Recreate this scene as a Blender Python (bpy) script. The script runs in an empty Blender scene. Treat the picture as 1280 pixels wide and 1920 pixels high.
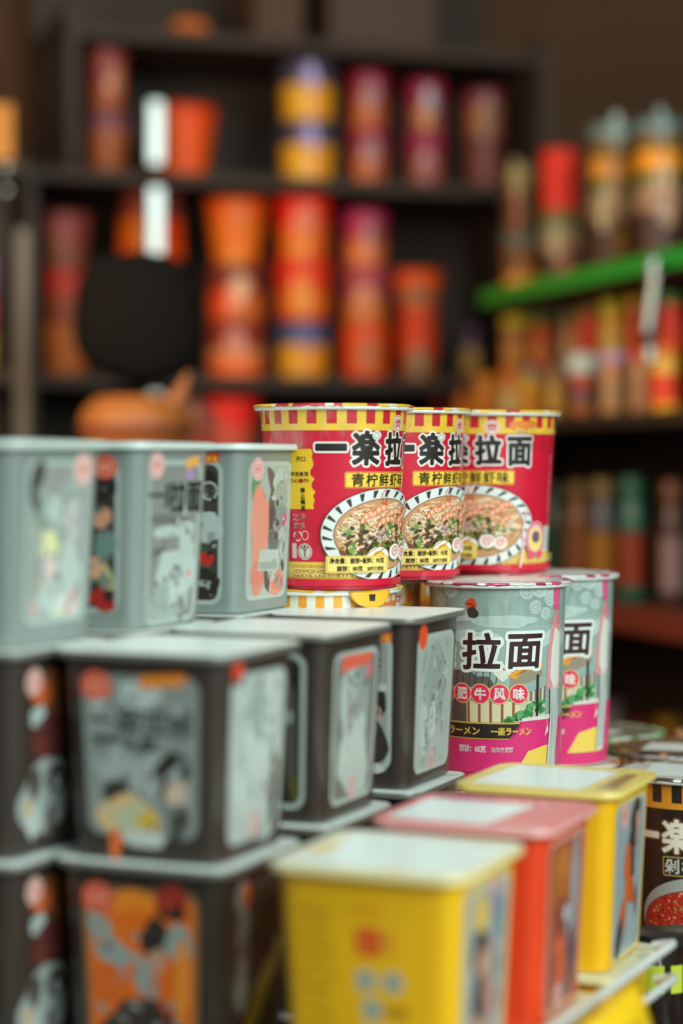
import bpy, bmesh, math, random
import numpy as np
from mathutils import Vector, Matrix
random.seed(7)
SC = bpy.context.scene
COL = SC.collection
PI = math.pi
sin, cos = math.sin, math.cos

# ------------------------------------------------------------------ camera
EYE = 1.30                    # eye height above the floor (m)
FPX, YH = 3991.0, 861.0       # focal length and horizon row for a 1280x1920 frame
cd = bpy.data.cameras.new('camera')
cd.sensor_fit = 'VERTICAL'; cd.sensor_height = 36.0; cd.sensor_width = 24.0
cd.lens = FPX / 1920 * 36.0
cd.shift_y = -(960 - YH) / 1920
cd.clip_start = 0.05
cd.dof.use_dof = True
cd.dof.focus_distance = 1.495
cd.dof.aperture_fstop = 2.5
cam = bpy.data.objects.new('camera', cd); COL.objects.link(cam)
cam.location = (0, 0, EYE); cam.rotation_euler = (PI / 2, 0, 0)
SC.camera = cam

# ------------------------------------------------------------------ world, lamps, exposure
SC.view_settings.view_transform = 'Standard'
SC.view_settings.look = 'None'
SC.view_settings.gamma = 1.0
SC.view_settings.exposure = 0.0
SC.view_settings.use_curve_mapping = False
w = bpy.data.worlds.new('world'); SC.world = w; w.use_nodes = True
bg = w.node_tree.nodes['Background']
bg.inputs['Color'].default_value = (0.66, 0.66, 0.58, 1); bg.inputs['Strength'].default_value = 0.24


def area(name, loc, target, sx, sy, power, color):
    l = bpy.data.lights.new(name, 'AREA'); l.shape = 'RECTANGLE'; l.size = sx; l.size_y = sy
    l.energy = power; l.color = color
    o = bpy.data.objects.new(name, l); COL.objects.link(o); o.location = loc
    d = Vector(target) - Vector(loc)
    o.rotation_euler = d.to_track_quat('-Z', 'Y').to_euler()
    return o


area('shopfront_daylight', (1.35, -0.55, EYE + 1.0), (0.0, 1.35, EYE - 0.1), 2.1, 1.6, 92, (0.86, 1.0, 0.95))
area('ceiling_lamp_light', (-0.15, 1.0, EYE + 1.5), (-0.05, 1.25, EYE), 0.9, 0.9, 14, (0.9, 1.0, 0.95))
area('warm_shelf_fill', (-0.80, 2.0, EYE + 0.42), (0.35, 3.4, EYE + 0.0), 0.7, 0.6, 13, (1.0, 0.74, 0.46))  # added warm fill, out of frame at left, to brighten the dark shelves


# ------------------------------------------------------------------ helpers
def lin(c):
    return tuple((v / 255 / 12.92) if v / 255 <= 0.04045 else ((v / 255 + 0.055) / 1.055) ** 2.4 for v in c)


MC = {}


def mat(c, rough=0.42, metal=0.0, coat=0.0, bump=0.0, scale=30.0, var=0.05, name=None):
    """procedural material: base colour with faint noise wear, optional coat and crinkle bump"""
    key = (tuple(c), rough, metal, coat, bump, scale, var)
    if key in MC: return MC[key]
    m = bpy.data.materials.new(name or 'finish'); m.use_nodes = True
    nt = m.node_tree; b = nt.nodes['Principled BSDF']
    L = lin(c)
    b.inputs['Roughness'].default_value = rough
    b.inputs['Metallic'].default_value = metal
    b.inputs['Coat Weight'].default_value = coat
    b.inputs['Coat Roughness'].default_value = 0.12
    tc = nt.nodes.new('ShaderNodeTexCoord')
    no = nt.nodes.new('ShaderNodeTexNoise'); no.inputs['Scale'].default_value = scale; no.inputs['Detail'].default_value = 4
    nt.links.new(tc.outputs['Object'], no.inputs['Vector'])
    mx = nt.nodes.new('ShaderNodeMix'); mx.data_type = 'RGBA'
    mx.inputs[6].default_value = tuple(v * (1 - var) for v in L) + (1,)
    mx.inputs[7].default_value = tuple(min(1, v * (1 + var)) for v in L) + (1,)
    nt.links.new(no.outputs['Fac'], mx.inputs[0])
    nt.links.new(mx.outputs[2], b.inputs['Base Color'])
    if bump:
        bp = nt.nodes.new('ShaderNodeBump'); bp.inputs['Strength'].default_value = bump; bp.inputs['Distance'].default_value = 0.004
        n2 = nt.nodes.new('ShaderNodeTexNoise'); n2.inputs['Scale'].default_value = scale * 2.2; n2.inputs['Detail'].default_value = 3
        nt.links.new(tc.outputs['Object'], n2.inputs['Vector'])
        nt.links.new(n2.outputs['Fac'], bp.inputs['Height'])
        nt.links.new(bp.outputs['Normal'], b.inputs['Normal'])
    MC[key] = m
    return m


def film_mat():
    """clear shrink wrap: mostly see-through with crinkled glossy streaks"""
    if 'film' in MC: return MC['film']
    m = bpy.data.materials.new('shrink_film'); m.use_nodes = True
    nt = m.node_tree; out = nt.nodes['Material Output']; nt.nodes.remove(nt.nodes['Principled BSDF'])
    tr = nt.nodes.new('ShaderNodeBsdfTransparent'); gl = nt.nodes.new('ShaderNodeBsdfGlossy'); gl.inputs['Roughness'].default_value = 0.22
    mx = nt.nodes.new('ShaderNodeMixShader')
    tc = nt.nodes.new('ShaderNodeTexCoord'); mp = nt.nodes.new('ShaderNodeMapping'); mp.inputs['Scale'].default_value = (90, 90, 18)
    no = nt.nodes.new('ShaderNodeTexNoise'); no.inputs['Scale'].default_value = 1.4; no.inputs['Detail'].default_value = 3
    cr = nt.nodes.new('ShaderNodeMapRange'); cr.inputs[1].default_value = 0.42; cr.inputs[2].default_value = 0.75
    cr.inputs[3].default_value = 0.015; cr.inputs[4].default_value = 0.22
    bp = nt.nodes.new('ShaderNodeBump'); bp.inputs['Strength'].default_value = 0.5; bp.inputs['Distance'].default_value = 0.003
    nt.links.new(tc.outputs['Object'], mp.inputs['Vector']); nt.links.new(mp.outputs['Vector'], no.inputs['Vector'])
    nt.links.new(no.outputs['Fac'], cr.inputs[0]); nt.links.new(no.outputs['Fac'], bp.inputs['Height'])
    nt.links.new(bp.outputs['Normal'], gl.inputs['Normal'])
    nt.links.new(cr.outputs[0], mx.inputs[0]); nt.links.new(tr.outputs[0], mx.inputs[1]); nt.links.new(gl.outputs[0], mx.inputs[2])
    nt.links.new(mx.outputs[0], out.inputs['Surface'])
    MC['film'] = m
    return m


def thing(name, loc, rz=0.0, label=None, cat=None, group=None):
    o = bpy.data.objects.new(name, None); COL.objects.link(o)
    o.empty_display_size = 0.02
    o.location = loc; o.rotation_euler = (0, 0, rz)
    tag(o, label, cat, group)
    return o


def tag(o, label=None, cat=None, group=None, kind=None):
    if label: o['label'] = label
    if cat: o['category'] = cat
    if group: o['group'] = group
    if kind: o['kind'] = kind
    return o


class MB:
    """collects faces with material slots and links them as one mesh"""
    def __init__(s):
        s.bm = bmesh.new(); s.mats = []

    def slot(s, m):
        if m not in s.mats: s.mats.append(m)
        return s.mats.index(m)

    def face(s, vs, m, smooth=True):
        try:
            f = s.bm.faces.new(vs)
        except ValueError:
            return None
        f.material_index = s.slot(m); f.smooth = smooth
        return f

    def box(s, x0, x1, y0, y1, z0, z1, m):
        v = [s.bm.verts.new(p) for p in ((x0, y0, z0), (x1, y0, z0), (x1, y1, z0), (x0, y1, z0), (x0, y0, z1), (x1, y0, z1), (x1, y1, z1), (x0, y1, z1))]
        for q in ((3, 2, 1, 0), (4, 5, 6, 7), (0, 1, 5, 4), (1, 2, 6, 5), (2, 3, 7, 6), (3, 0, 4, 7)):
            s.face([v[i] for i in q], m, False)

    def loft(s, rings, m, cap0=True, cap1=True, mfun=None):
        R = [[s.bm.verts.new(p) for p in r] for r in rings]
        n = len(R[0])
        for k in range(len(R) - 1):
            for i in range(n):
                j = (i + 1) % n
                s.face((R[k][i], R[k][j], R[k + 1][j], R[k + 1][i]), mfun(k, i) if mfun else m)
        if cap0: s.face(R[0][::-1], mfun(0, 0) if mfun else m)
        if cap1: s.face(R[-1], mfun(len(R) - 2, 0) if mfun else m)

    def lathe(s, prof, m, n=64, mfun=None, cap0=True, cap1=True):
        s.loft([[(r * sin(2 * PI * i / n), -r * cos(2 * PI * i / n), z) for i in range(n)] for r, z in prof], m, cap0, cap1, mfun)

    def tube(s, pts, r, m, n=12):
        pts = [Vector(p) for p in pts]
        rings = []
        up = Vector((0, 0, 1))
        for i, p in enumerate(pts):
            d = (pts[min(i + 1, len(pts) - 1)] - pts[max(i - 1, 0)]).normalized()
            a = d.cross(up)
            if a.length < 1e-4: a = d.cross(Vector((1, 0, 0)))
            a.normalize(); b = d.cross(a)
            rr = r[i] if isinstance(r, (list, tuple)) else r
            rings.append([tuple(p + a * (rr * cos(2 * PI * k / n)) + b * (rr * sin(2 * PI * k / n))) for k in range(n)])
        s.loft(rings, m)

    def build(s, name, parent=None, loc=None, rz=0.0, sharp=35, bevel=0.0):
        bmesh.ops.recalc_face_normals(s.bm, faces=[f for f in s.bm.faces if f.index < 0 or True]) if False else None
        me = bpy.data.meshes.new(name); s.bm.to_mesh(me); s.bm.free()
        for m in s.mats: me.materials.append(m)
        me.set_sharp_from_angle(angle=math.radians(sharp))
        o = bpy.data.objects.new(name, me); COL.objects.link(o)
        if parent: o.parent = parent
        if loc: o.location = loc
        o.rotation_euler = (0, 0, rz)
        if bevel:
            b = o.modifiers.new('bevel', 'BEVEL'); b.width = bevel; b.segments = 2; b.limit_method = 'ANGLE'
        return o


# ---- glyphs: outlines of the program's own interface typeface, turned into flat polygons
GL = {}


def glyphs(txt):
    if txt in GL: return GL[txt]
    t = bpy.data.curves.new('lettering', 'FONT'); t.body = txt; t.size = 1; t.resolution_u = 3
    o = bpy.data.objects.new('lettering', t); COL.objects.link(o)
    dg = bpy.context.evaluated_depsgraph_get()
    me = bpy.data.meshes.new_from_object(o.evaluated_get(dg))
    V = [(v.co.x, v.co.y) for v in me.vertices]; F = [tuple(p.vertices) for p in me.polygons]
    bpy.data.objects.remove(o); bpy.data.meshes.remove(me); bpy.data.curves.remove(t)
    if V:
        x0 = min(v[0] for v in V); x1 = max(v[0] for v in V); y0 = min(v[1] for v in V); y1 = max(v[1] for v in V)
        V = [(x - (x0 + x1) / 2, y - (y0 + y1) / 2) for x, y in V]
        GL[txt] = (V, F, x1 - x0, y1 - y0)
    else:
        GL[txt] = ([], [], 1, 1)
    return GL[txt]


GR = {}


def grown(txt, h, width, rads, g=0.3):
    """the writing txt scaled to h x width (mm) with its strokes thickened by each radius: clean outlines without overlaps"""
    key = (txt, h, width, tuple(rads))
    if key in GR: return GR[key]
    V, F, gw, gh = glyphs(txt)
    kx = (width / gw) if width else h / gh
    P = np.array(V) * np.array([kx, h / gh])
    cnt = {}
    for f in F:
        for i in range(len(f)):
            e = tuple(sorted((f[i], f[(i + 1) % len(f)]))); cnt[e] = cnt.get(e, 0) + 1
    # glyph corners may be doubled: compare edges by place
    pe = {}
    for f in F:
        for i in range(len(f)):
            a, b = P[f[i]], P[f[(i + 1) % len(f)]]
            k = tuple(sorted(((round(a[0], 3), round(a[1], 3)), (round(b[0], 3), round(b[1], 3))))); pe[k] = pe.get(k, 0) + 1
    E = np.array([k for k, n in pe.items() if n == 1])
    R = max(rads) + 2 * g
    x0, y0 = P.min(0) - R; x1, y1 = P.max(0) + R
    nx, ny = int((x1 - x0) / g) + 2, int((y1 - y0) / g) + 2
    X, Y = np.meshgrid(x0 + g * np.arange(nx), y0 + g * np.arange(ny))
    D = np.full(X.shape, 1e9)
    for (ax, ay), (bx, by) in E:
        dx, dy = bx - ax, by - ay; L2 = dx * dx + dy * dy + 1e-12
        t = np.clip(((X - ax) * dx + (Y - ay) * dy) / L2, 0, 1)
        D = np.minimum(D, np.hypot(X - ax - t * dx, Y - ay - t * dy))
    IN = np.zeros(X.shape, bool)
    for f in F:
        a = P[f[0]]
        for i in range(1, len(f) - 1):
            b, c = P[f[i]], P[f[i + 1]]
            s1 = (b[0] - a[0]) * (Y - a[1]) - (b[1] - a[1]) * (X - a[0]); s2 = (c[0] - b[0]) * (Y - b[1]) - (c[1] - b[1]) * (X - b[0]); s3 = (a[0] - c[0]) * (Y - c[1]) - (a[1] - c[1]) * (X - c[0])
            IN |= ((s1 >= 0) & (s2 >= 0) & (s3 >= 0)) | ((s1 <= 0) & (s2 <= 0) & (s3 <= 0))
    D = np.where(IN, -D, D)
    out = []
    for rad in rads:
        fld = rad - D; pts = []; faces = []; idx = {}

        def vid(p):
            k = (round(p[0], 4), round(p[1], 4))
            if k not in idx: idx[k] = len(pts); pts.append(p)
            return idx[k]
        for j in range(ny - 1):
            run = None
            for i in range(nx):
                full = i < nx - 1 and fld[j, i] > 0 and fld[j, i + 1] > 0 and fld[j + 1, i] > 0 and fld[j + 1, i + 1] > 0
                if full:
                    if run is None: run = i
                    continue
                if run is not None:
                    ya, yb = y0 + g * j, y0 + g * (j + 1); xa, xb = x0 + g * run, x0 + g * i
                    faces.append(tuple(vid(p) for p in ((xa, ya), (xb, ya), (xb, yb), (xa, yb)))); run = None
                if i == nx - 1: break
                q = [(i, j), (i + 1, j), (i + 1, j + 1), (i, j + 1)]; v = [fld[b, a] for a, b in q]
                if max(v) <= 0: continue
                poly = []
                for k in range(4):
                    (a, b), (c, d) = q[k], q[(k + 1) % 4]; va, vb = v[k], v[(k + 1) % 4]
                    if va > 0: poly.append((x0 + g * a, y0 + g * b))
                    if (va > 0) != (vb > 0):
                        t = va / (va - vb); poly.append((x0 + g * (a + t * (c - a)), y0 + g * (b + t * (d - b))))
                ids = []
                for p in poly:
                    n_ = vid(p)
                    if n_ not in ids: ids.append(n_)
                if len(ids) > 2: faces.append(tuple(ids))
        out.append((pts, faces))
    GR[key] = out
    return out


class Print:
    """flat printed artwork in millimetres (x along the face, y up), laid layer over layer"""
    def __init__(s):
        s.items = []; s.flat = False; s.oy = 0.0; s.grp = None; s.boxes = []

    def poly(s, pts, c, same=False, faces=None):
        pts = [(x, max(0.8, y + s.oy) if s.oy else y) for x, y in pts]
        m = c if not isinstance(c, tuple) else mat(c, 0.34, 0, 0.35)
        if s.grp is not None and s.grp[0] is not None:
            L = s.grp[0]
        else:
            e = s.grp[1] if s.grp else 0.0
            xs = [q[0] for q in pts]; ys = [q[1] for q in pts]
            bx = (min(xs) - e, min(ys) - e, max(xs) + e, max(ys) + e); L = 1
            for o in s.boxes:
                if o[4] >= L and o[0] < bx[2] and bx[0] < o[2] and o[1] < bx[3] and bx[1] < o[3]: L = o[4] + 1
            s.boxes.append(bx + (L,))
            if s.grp is not None: s.grp[0] = L
        s.items.append((pts, faces or [tuple(range(len(pts)))], m, L))

    def rect(s, x0, y0, x1, y1, c, same=False, r=0.0):
        if r:
            s.poly(rrect(x0, y0, x1, y1, r), c, same)
        else:
            s.poly([(x0, y0), (x1, y0), (x1, y1), (x0, y1)], c, same)

    def ell(s, x, y, rx, ry, c, same=False, rot=0.0, n=36, a0=0, a1=2 * PI):
        P = []
        for i in range(n):
            a = a0 + (a1 - a0) * i / (n if a1 - a0 > 6.28 else n - 1); p, q = rx * cos(a), ry * sin(a)
            P.append((x + p * cos(rot) - q * sin(rot), y + p * sin(rot) + q * cos(rot)))
        s.poly(P, c, same)

    def blob(s, x, y, rx, ry, c, same=False, rot=0.0, seed=1, rough=0.22, n=26):
        rd = random.Random(seed); ph = [rd.uniform(0, 6.28) for _ in range(4)]
        P = []
        for i in range(n):
            a = 2 * PI * i / n; k = 1 + rough * (0.5 * sin(2 * a + ph[0]) + 0.35 * sin(3 * a + ph[1]) + 0.3 * sin(5 * a + ph[2]) + .15 * sin(8 * a + ph[3]))
            p, q = rx * k * cos(a), ry * k * sin(a)
            P.append((x + p * cos(rot) - q * sin(rot), y + p * sin(rot) + q * cos(rot)))
        s.poly(P, c, same)

    def line(s, pts, wd, c, same=False, taper=False):
        """a ribbon along a polyline"""
        n = len(pts); A, B = [], []
        for i, (x, y) in enumerate(pts):
            x0, y0 = pts[max(0, i - 1)]; x1, y1 = pts[min(n - 1, i + 1)]
            d = math.hypot(x1 - x0, y1 - y0) or 1; nx, ny = -(y1 - y0) / d, (x1 - x0) / d
            h = wd / 2 * ((1 - abs(2 * i / (n - 1) - 1) ** 3 * 0.9) if taper else 1)
            A.append((x + nx * h, y + ny * h)); B.append((x - nx * h, y - ny * h))
        s.poly(A + B, c, same, faces=[(i, i + 1, n + i + 1, n + i) for i in range(n - 1)])

    def ring(s, x, y, rx, ry, wd, c, same=False, a0=0, a1=2 * PI, n=40):
        s.line([(x + rx * cos(a0 + (a1 - a0) * i / n), y + ry * sin(a0 + (a1 - a0) * i / n)) for i in range(n + 1)], wd, c, same)

    def frame(s, x0, y0, x1, y1, r, wd, c):
        P = rrect(x0, y0, x1, y1, r); P.append(P[0]); P.append(P[1])
        s.line(P[:-1], wd, c)

    def spiral(s, x, y, r, turns, wd, c, ph=0.0, same=False):
        n = int(18 * turns)
        s.line([(x + r * (1 - .85 * i / n) * cos(ph + 2 * PI * turns * i / n), y + r * (1 - .85 * i / n) * sin(ph + 2 * PI * turns * i / n)) for i in range(n + 1)], wd, c, same)

    def text(s, txt, x, y, h, c, bold=0.0, outline=None, ow=0.0, width=None, same=False, rot=0.0, shear=0.0):
        """one centred line of writing, its glyph height h (mm); bold thickens the strokes, outline puts a wider copy below"""
        V, F, gw, gh = glyphs(txt)
        if not V: return
        if bold >= 0.45 and not rot and not s.flat:
            rads = ([bold + ow] if outline else []) + [bold]
            for (pts, faces), col in zip(grown(txt, h, width, rads), ([outline] if outline else []) + [c]):
                s.poly([(x + p + shear * q, y + q) for p, q in pts], col, faces=faces)
            return
        k = h / gh; kx = (width / gw) if width else k
        base = []
        for p, q in V:
            p, q = p * kx + shear * q * k, q * k
            base.append((x + p * cos(rot) - q * sin(rot), y + p * sin(rot) + q * cos(rot)))

        def put(rad, col, same):
            rings = [(0, 1)] if rad <= 0 else ([(0, 1), (rad, 10)] if rad < 1.2 else [(0, 1), (rad * .5, 8), (rad, 14)])
            s.grp = [None, rad]
            for rr, nn in rings:
                for j in range(nn):
                    dx, dy = rr * cos(2 * PI * j / nn), rr * sin(2 * PI * j / nn)
                    s.poly([(a + dx, b + dy) for a, b in base], col, faces=F)
            s.grp = None
        if outline: put(bold + ow, outline, same)
        put(bold, c, same)

    def dashes(s, x, y, wd, h, c, seed=0, upright=False):
        """a row of unreadable small print: short strokes of uneven shape"""
        rd = random.Random(seed); q = -wd / 2; first = True
        while q < wd / 2 - h * .6:
            k = h * rd.uniform(.6, .95)
            for f0, f1, g0, g1 in ((0, 1, .4, .5), (0, 1, -.1, .0), (0, 1, -.5, -.4), (.1, .25, -.5, .5), (.7, .85, -.45, .4)):
                if rd.random() < .25: continue
                P = [(q + f0 * k, g0 * h), (q + f1 * k, g0 * h), (q + f1 * k, g1 * h), (q + f0 * k, g1 * h)]
                s.poly([((x + b, y - a) if upright else (x + a, y + b)) for a, b in P], c, not first); first = False
            q += h * 1.08

    def bake(s, mb, fmap, step=3.0, clipx=None, ymax=None):
        """cut into strips that follow the curve, map on to the surface and add to the mesh"""
        bm = bmesh.new()
        lay = bm.faces.layers.int.new('lay')
        for pts, faces, m, L in s.items:
            vs = [bm.verts.new((x, y, 0)) for x, y in pts]
            mi = mb.slot(m)
            for f in faces:
                try:
                    q = bm.faces.new([vs[i] for i in f])
                except ValueError:
                    continue
                q.material_index = mi; q[lay] = L
        big = [f for f in bm.faces if len(f.verts) > 4]
        if big: bmesh.ops.triangulate(bm, faces=big, ngon_method='EAR_CLIP')
        if bm.verts and step:
            xs = [v.co.x for v in bm.verts]; a, b = min(xs), max(xs)
            k = math.floor(a / step) * step + step
            while k < b:
                bmesh.ops.bisect_plane(bm, geom=bm.verts[:] + bm.edges[:] + bm.faces[:], dist=1e-5, plane_co=(k, 0, 0), plane_no=(1, 0, 0))
                k += step
        if clipx:
            bmesh.ops.bisect_plane(bm, geom=bm.verts[:] + bm.edges[:] + bm.faces[:], dist=1e-5, plane_co=(clipx[0], 0, 0), plane_no=(-1, 0, 0), clear_outer=True)
            bmesh.ops.bisect_plane(bm, geom=bm.verts[:] + bm.edges[:] + bm.faces[:], dist=1e-5, plane_co=(clipx[1], 0, 0), plane_no=(1, 0, 0), clear_outer=True)
        if ymax: bmesh.ops.bisect_plane(bm, geom=bm.verts[:] + bm.edges[:] + bm.faces[:], dist=1e-5, plane_co=(0, ymax, 0), plane_no=(0, 1, 0), clear_outer=True)
        new = {}
        for f in bm.faces:
            vs = []
            for v in f.verts:
                kk = (v.index if v.index >= 0 else id(v), f[lay]); kk = (v, f[lay])
                if kk not in new: new[kk] = mb.bm.verts.new(fmap(v.co.x, v.co.y, 0.10 + 0.035 * f[lay]))
                vs.append(new[kk])
            if f.normal.z < 0: vs.reverse()
            try:
                q = mb.bm.faces.new(vs)
            except ValueError:
                continue
            q.material_index = f.material_index; q.smooth = True
        bm.free()


def rrect(x0, y0, x1, y1, r, n=5):
    P = []
    for cx, cy, a in ((x1 - r, y0 + r, -PI / 2), (x1 - r, y1 - r, 0), (x0 + r, y1 - r, PI / 2), (x0 + r, y0 + r, PI)):
        for i in range(n + 1): P.append((cx + r * cos(a + PI / 2 * i / n), cy + r * sin(a + PI / 2 * i / n)))
    return P


MM = 0.001


def wpt(px, py, D):
    """the place seen at pixel (px, py) at depth D (m)"""
    return ((px - 640) / FPX * D, D, EYE + (YH - py) / FPX * D)


# ------------------------------------------------------------------ room
E1 = Vector((0.951, 0.309)); N1 = Vector((-0.309, 0.951)); B0 = Vector((-0.108, 3.6))     # back shelving front line
E2 = Vector((0.279, -0.960)); N2 = Vector((0.960, 0.279)); R0 = Vector((0.2456, 3.5))     # right shelving front line
A1 = math.atan2(E1.y, E1.x); A2 = math.atan2(E2.y, E2.x)


def on_line(O, E, N, px, off):
    """the point of a shelf line, off metres behind its front, seen at column px"""
    k = (px - 640) / FPX; O = O + N * off
    t = (k * O.y - O.x) / (E.x - k * E.y)
    return O + E * t, t


def structure(name, pts, m):
    mb = MB(); mb.face([mb.bm.verts.new(p) for p in pts], m, False)
    o = mb.build(name); o['kind'] = 'structure'
    return o


wallm = mat((92, 60, 38), 0.8, scale=3, var=0.12, name='brown_wall_paint')
floorm = mat((70, 58, 50), 0.6, scale=6, var=0.15, name='floor_tiles')
q = B0 + N1 * 0.50
c = q + E1 * 1.05
a = q - E1 * 2.6
structure('wall_back', [(a.x, a.y, 0), (c.x, c.y, 0), (c.x, c.y, 3.0), (a.x, a.y, 3.0)], wallm)
d = c + E2 * 3.6
structure('wall_right', [(c.x, c.y, 0), (d.x, d.y, 0), (d.x, d.y, 3.0), (c.x, c.y, 3.0)], wallm)
structure('floor', [(-3, -1.5, 0), (3, -1.5, 0), (3, 5.5, 0), (-3, 5.5, 0)], floorm)

# ------------------------------------------------------------------ shelving
shelfm = mat((58, 44, 33), 0.7, scale=12, name='dark_shelf')
postm = mat((160, 166, 163), 0.3, 0.85, name='steel_post')
dullpost = mat((105, 92, 80), 0.5, 0.2, name='dull_post')
greenm = mat((20, 170, 50), 0.45, name='green_strip')
redtrim = mat((120, 50, 30), 0.5, name='red_brown_edge')


def boards(root, L0, L1, depth, zs, th=0.022, front=None):
    for z in zs:
        mb = MB(); mb.box(L0, L1, 0, depth, z - th, z, shelfm)
        if front: mb.box(L0, L1, -0.002, 0, z - th, z, front)
        mb.build('shelf_board', root, bevel=0.002)


# back unit: local x along E1, y into the shelf, z up from the floor
ZB = [EYE + 0.715, EYE + 0.479, EYE + 0.141, EYE - 0.21, EYE - 0.56]
back = thing('shelving_unit', (B0.x, B0.y, 0), A1, 'tall dark shelving unit along the back wall, filled with stacked noodle cups', 'shelf')
LB0, LB1 = -0.36, 0.50
boards(back, LB0, LB1, 0.33, ZB[:1]); boards(back, -0.43, LB1, 0.33, ZB[1:])
mb = MB(); mb.box(-0.43, LB1, 0.33, 0.345, 0.02, ZB[1], shelfm); mb.box(LB0, LB1, 0.33, 0.345, ZB[1], EYE + 1.1, shelfm); mb.build('back_panel', back)
for xx, za, zb_ in ((LB0, ZB[1], EYE + 0.75), (-0.43, 0, ZB[1]), (LB1 - 0.02, 0, EYE + 0.735)):
    mb = MB(); mb.box(xx, xx + 0.02, -0.004, 0.345, za, zb_, shelfm); mb.build('side_panel', back)
mb = MB()
tp = -0.217 * 1.0
for z0, z1 in ((0, ZB[3] - .03), (ZB[3] + 0.006, ZB[2] - .03), (ZB[2] + 0.006, ZB[1] - 0.03), (ZB[1] + 0.006, ZB[1] + 0.112)):
    mb.box(tp - 0.0125, tp + 0.0125, -0.03, -0.008, z0, z1, postm)
mb.box(tp - 0.006, tp + 0.006, -0.028, -0.012, 0.0, ZB[1] + 0.11, shelfm)
po = mb.build('upright_post', back, bevel=0.002); po['label'] = 'bright steel post'

ZR = [EYE + 0.268, EYE + 0.149, EYE + 0.066, EYE - 0.205, EYE - 0.46]
right = thing('shelving_unit', (R0.x, R0.y, 0), A2, 'low dark shelving unit with green price strip at the right', 'shelf')
LR0, LR1 = -0.27, 1.05
for z, dep, y0, x0 in ((ZR[0], 0.33, 0.0, -0.02), (ZR[1], 0.33, 0.078, LR0), (ZR[2], 0.33, 0.0, LR0), (ZR[3], 0.33, 0, LR0), (ZR[4], 0.33, 0, LR0)):
    mb = MB(); mb.box(x0, LR1, y0, dep, z - 0.02, z, shelfm); mb.build('shelf_board', right, bevel=0.002)
mb = MB(); mb.box(LR0, LR1, 0.33, 0.345, 0.02, EYE + 0.46, shelfm); mb.build('back_panel', right)
for xx in (LR0, LR1):
    mb = MB(); mb.box(xx, xx + 0.02, 0.0, 0.345, 0, ZR[2], shelfm); mb.build('side_panel', right)
mb = MB(); mb.box(-0.02, LR1, -0.012, -0.001, ZR[0] - 0.016, ZR[0] + 0.010, greenm); so = mb.build('price_strip', right, bevel=0.002); so['label'] = 'bright green price strip'
mb = MB(); mb.box(LR0, LR1, -0.012, -0.001, ZR[3] - 0.035, ZR[3] + 0.004, redtrim); so = mb.build('edge_strip', right, bevel=0.002); so['label'] = 'red brown edge strip'
PR = on_line(R0, E2, N2, 1221, -0.03)[1]
mb = MB(); mb.tube([(PR, -0.03, ZR[1] - 0.02), (PR - .004, -0.03, ZR[1] + 0.0), (PR, -0.03, ZR[1] + .02), (PR, -0.03, ZR[0] - 0.02), (PR, -.026, ZR[0] - .004)], 0.0095, postm, 14)
so = mb.build('upright_post', right); so['label'] = 'short bright steel post'

# left unit, only its right edge shows
lf = wpt(38, 800, 3.2)
left = thing('shelving_unit', (lf[0], lf[1], 0), A1, 'dark shelving unit cut by the photo\'s left edge, with a grey brown post', 'shelf')
ZL = [EYE + 0.45, EYE + 0.135, EYE - 0.2]
boards(left, -0.45, 0.012, 0.19, ZL)
mb = MB(); mb.box(-0.45, 0.012, 0.19, 0.205, 0.02, EYE + 0.47, shelfm); mb.build('back_panel', left)
mb = MB(); mb.box(-0.0105, 0.0105, -0.026, -0.004, 0, EYE + 0.345, dullpost); mb.build('upright_post', left, bevel=0.002)


# ------------------------------------------------------------------ noodle cups far behind
def vivid(c, k=1.3):
    m_ = sum(c) / 3
    return tuple(int(max(4, min(250, m_ + (v - m_) * k))) for v in c)


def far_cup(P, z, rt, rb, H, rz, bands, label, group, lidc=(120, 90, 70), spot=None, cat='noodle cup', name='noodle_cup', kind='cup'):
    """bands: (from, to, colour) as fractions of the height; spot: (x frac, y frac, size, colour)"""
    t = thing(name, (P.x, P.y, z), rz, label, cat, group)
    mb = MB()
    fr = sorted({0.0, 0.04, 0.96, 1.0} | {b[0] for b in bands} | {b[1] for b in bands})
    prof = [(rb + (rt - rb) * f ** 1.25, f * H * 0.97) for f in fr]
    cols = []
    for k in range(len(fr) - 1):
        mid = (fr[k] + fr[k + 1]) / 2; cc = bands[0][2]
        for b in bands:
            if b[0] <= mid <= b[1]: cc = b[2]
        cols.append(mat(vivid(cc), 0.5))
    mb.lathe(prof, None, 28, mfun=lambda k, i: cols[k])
    if spot:
        pr = Print()
        for sx, sy, sr, sc in spot: pr.blob(sx * rt * 1000, sy * H * 1000, sr * rt * 1000, sr * H * 700, vivid(sc), seed=int(sx * 90 + sy * 70))
        def fm(x, y, off):
            f = min(1, max(0, y / (H * 1000))); r = rb + (rt - rb) * f ** 1.25 + off * MM; a = x / (rt * 1000)
            return (r * sin(a), -r * cos(a), y * MM * .97)
        pr.bake(mb, fm, step=12)
    mb.build('body', t)
    mb = MB(); mb.lathe([(rt - 0.004, H * .955), (rt + 0.003, H * 0.957), (rt + 0.005, H * 0.975), (rt + 0.003, H * .995), (rt - 0.004, H)], mat(lidc, 0.4), 28)
    mb.build('lid', t)
    return t


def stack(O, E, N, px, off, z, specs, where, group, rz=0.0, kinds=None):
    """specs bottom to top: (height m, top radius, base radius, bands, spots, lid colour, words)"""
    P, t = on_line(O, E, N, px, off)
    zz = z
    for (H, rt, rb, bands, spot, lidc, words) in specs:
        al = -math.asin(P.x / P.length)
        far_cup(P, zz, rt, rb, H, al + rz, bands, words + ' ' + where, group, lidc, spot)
        zz += H
    return zz


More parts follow.
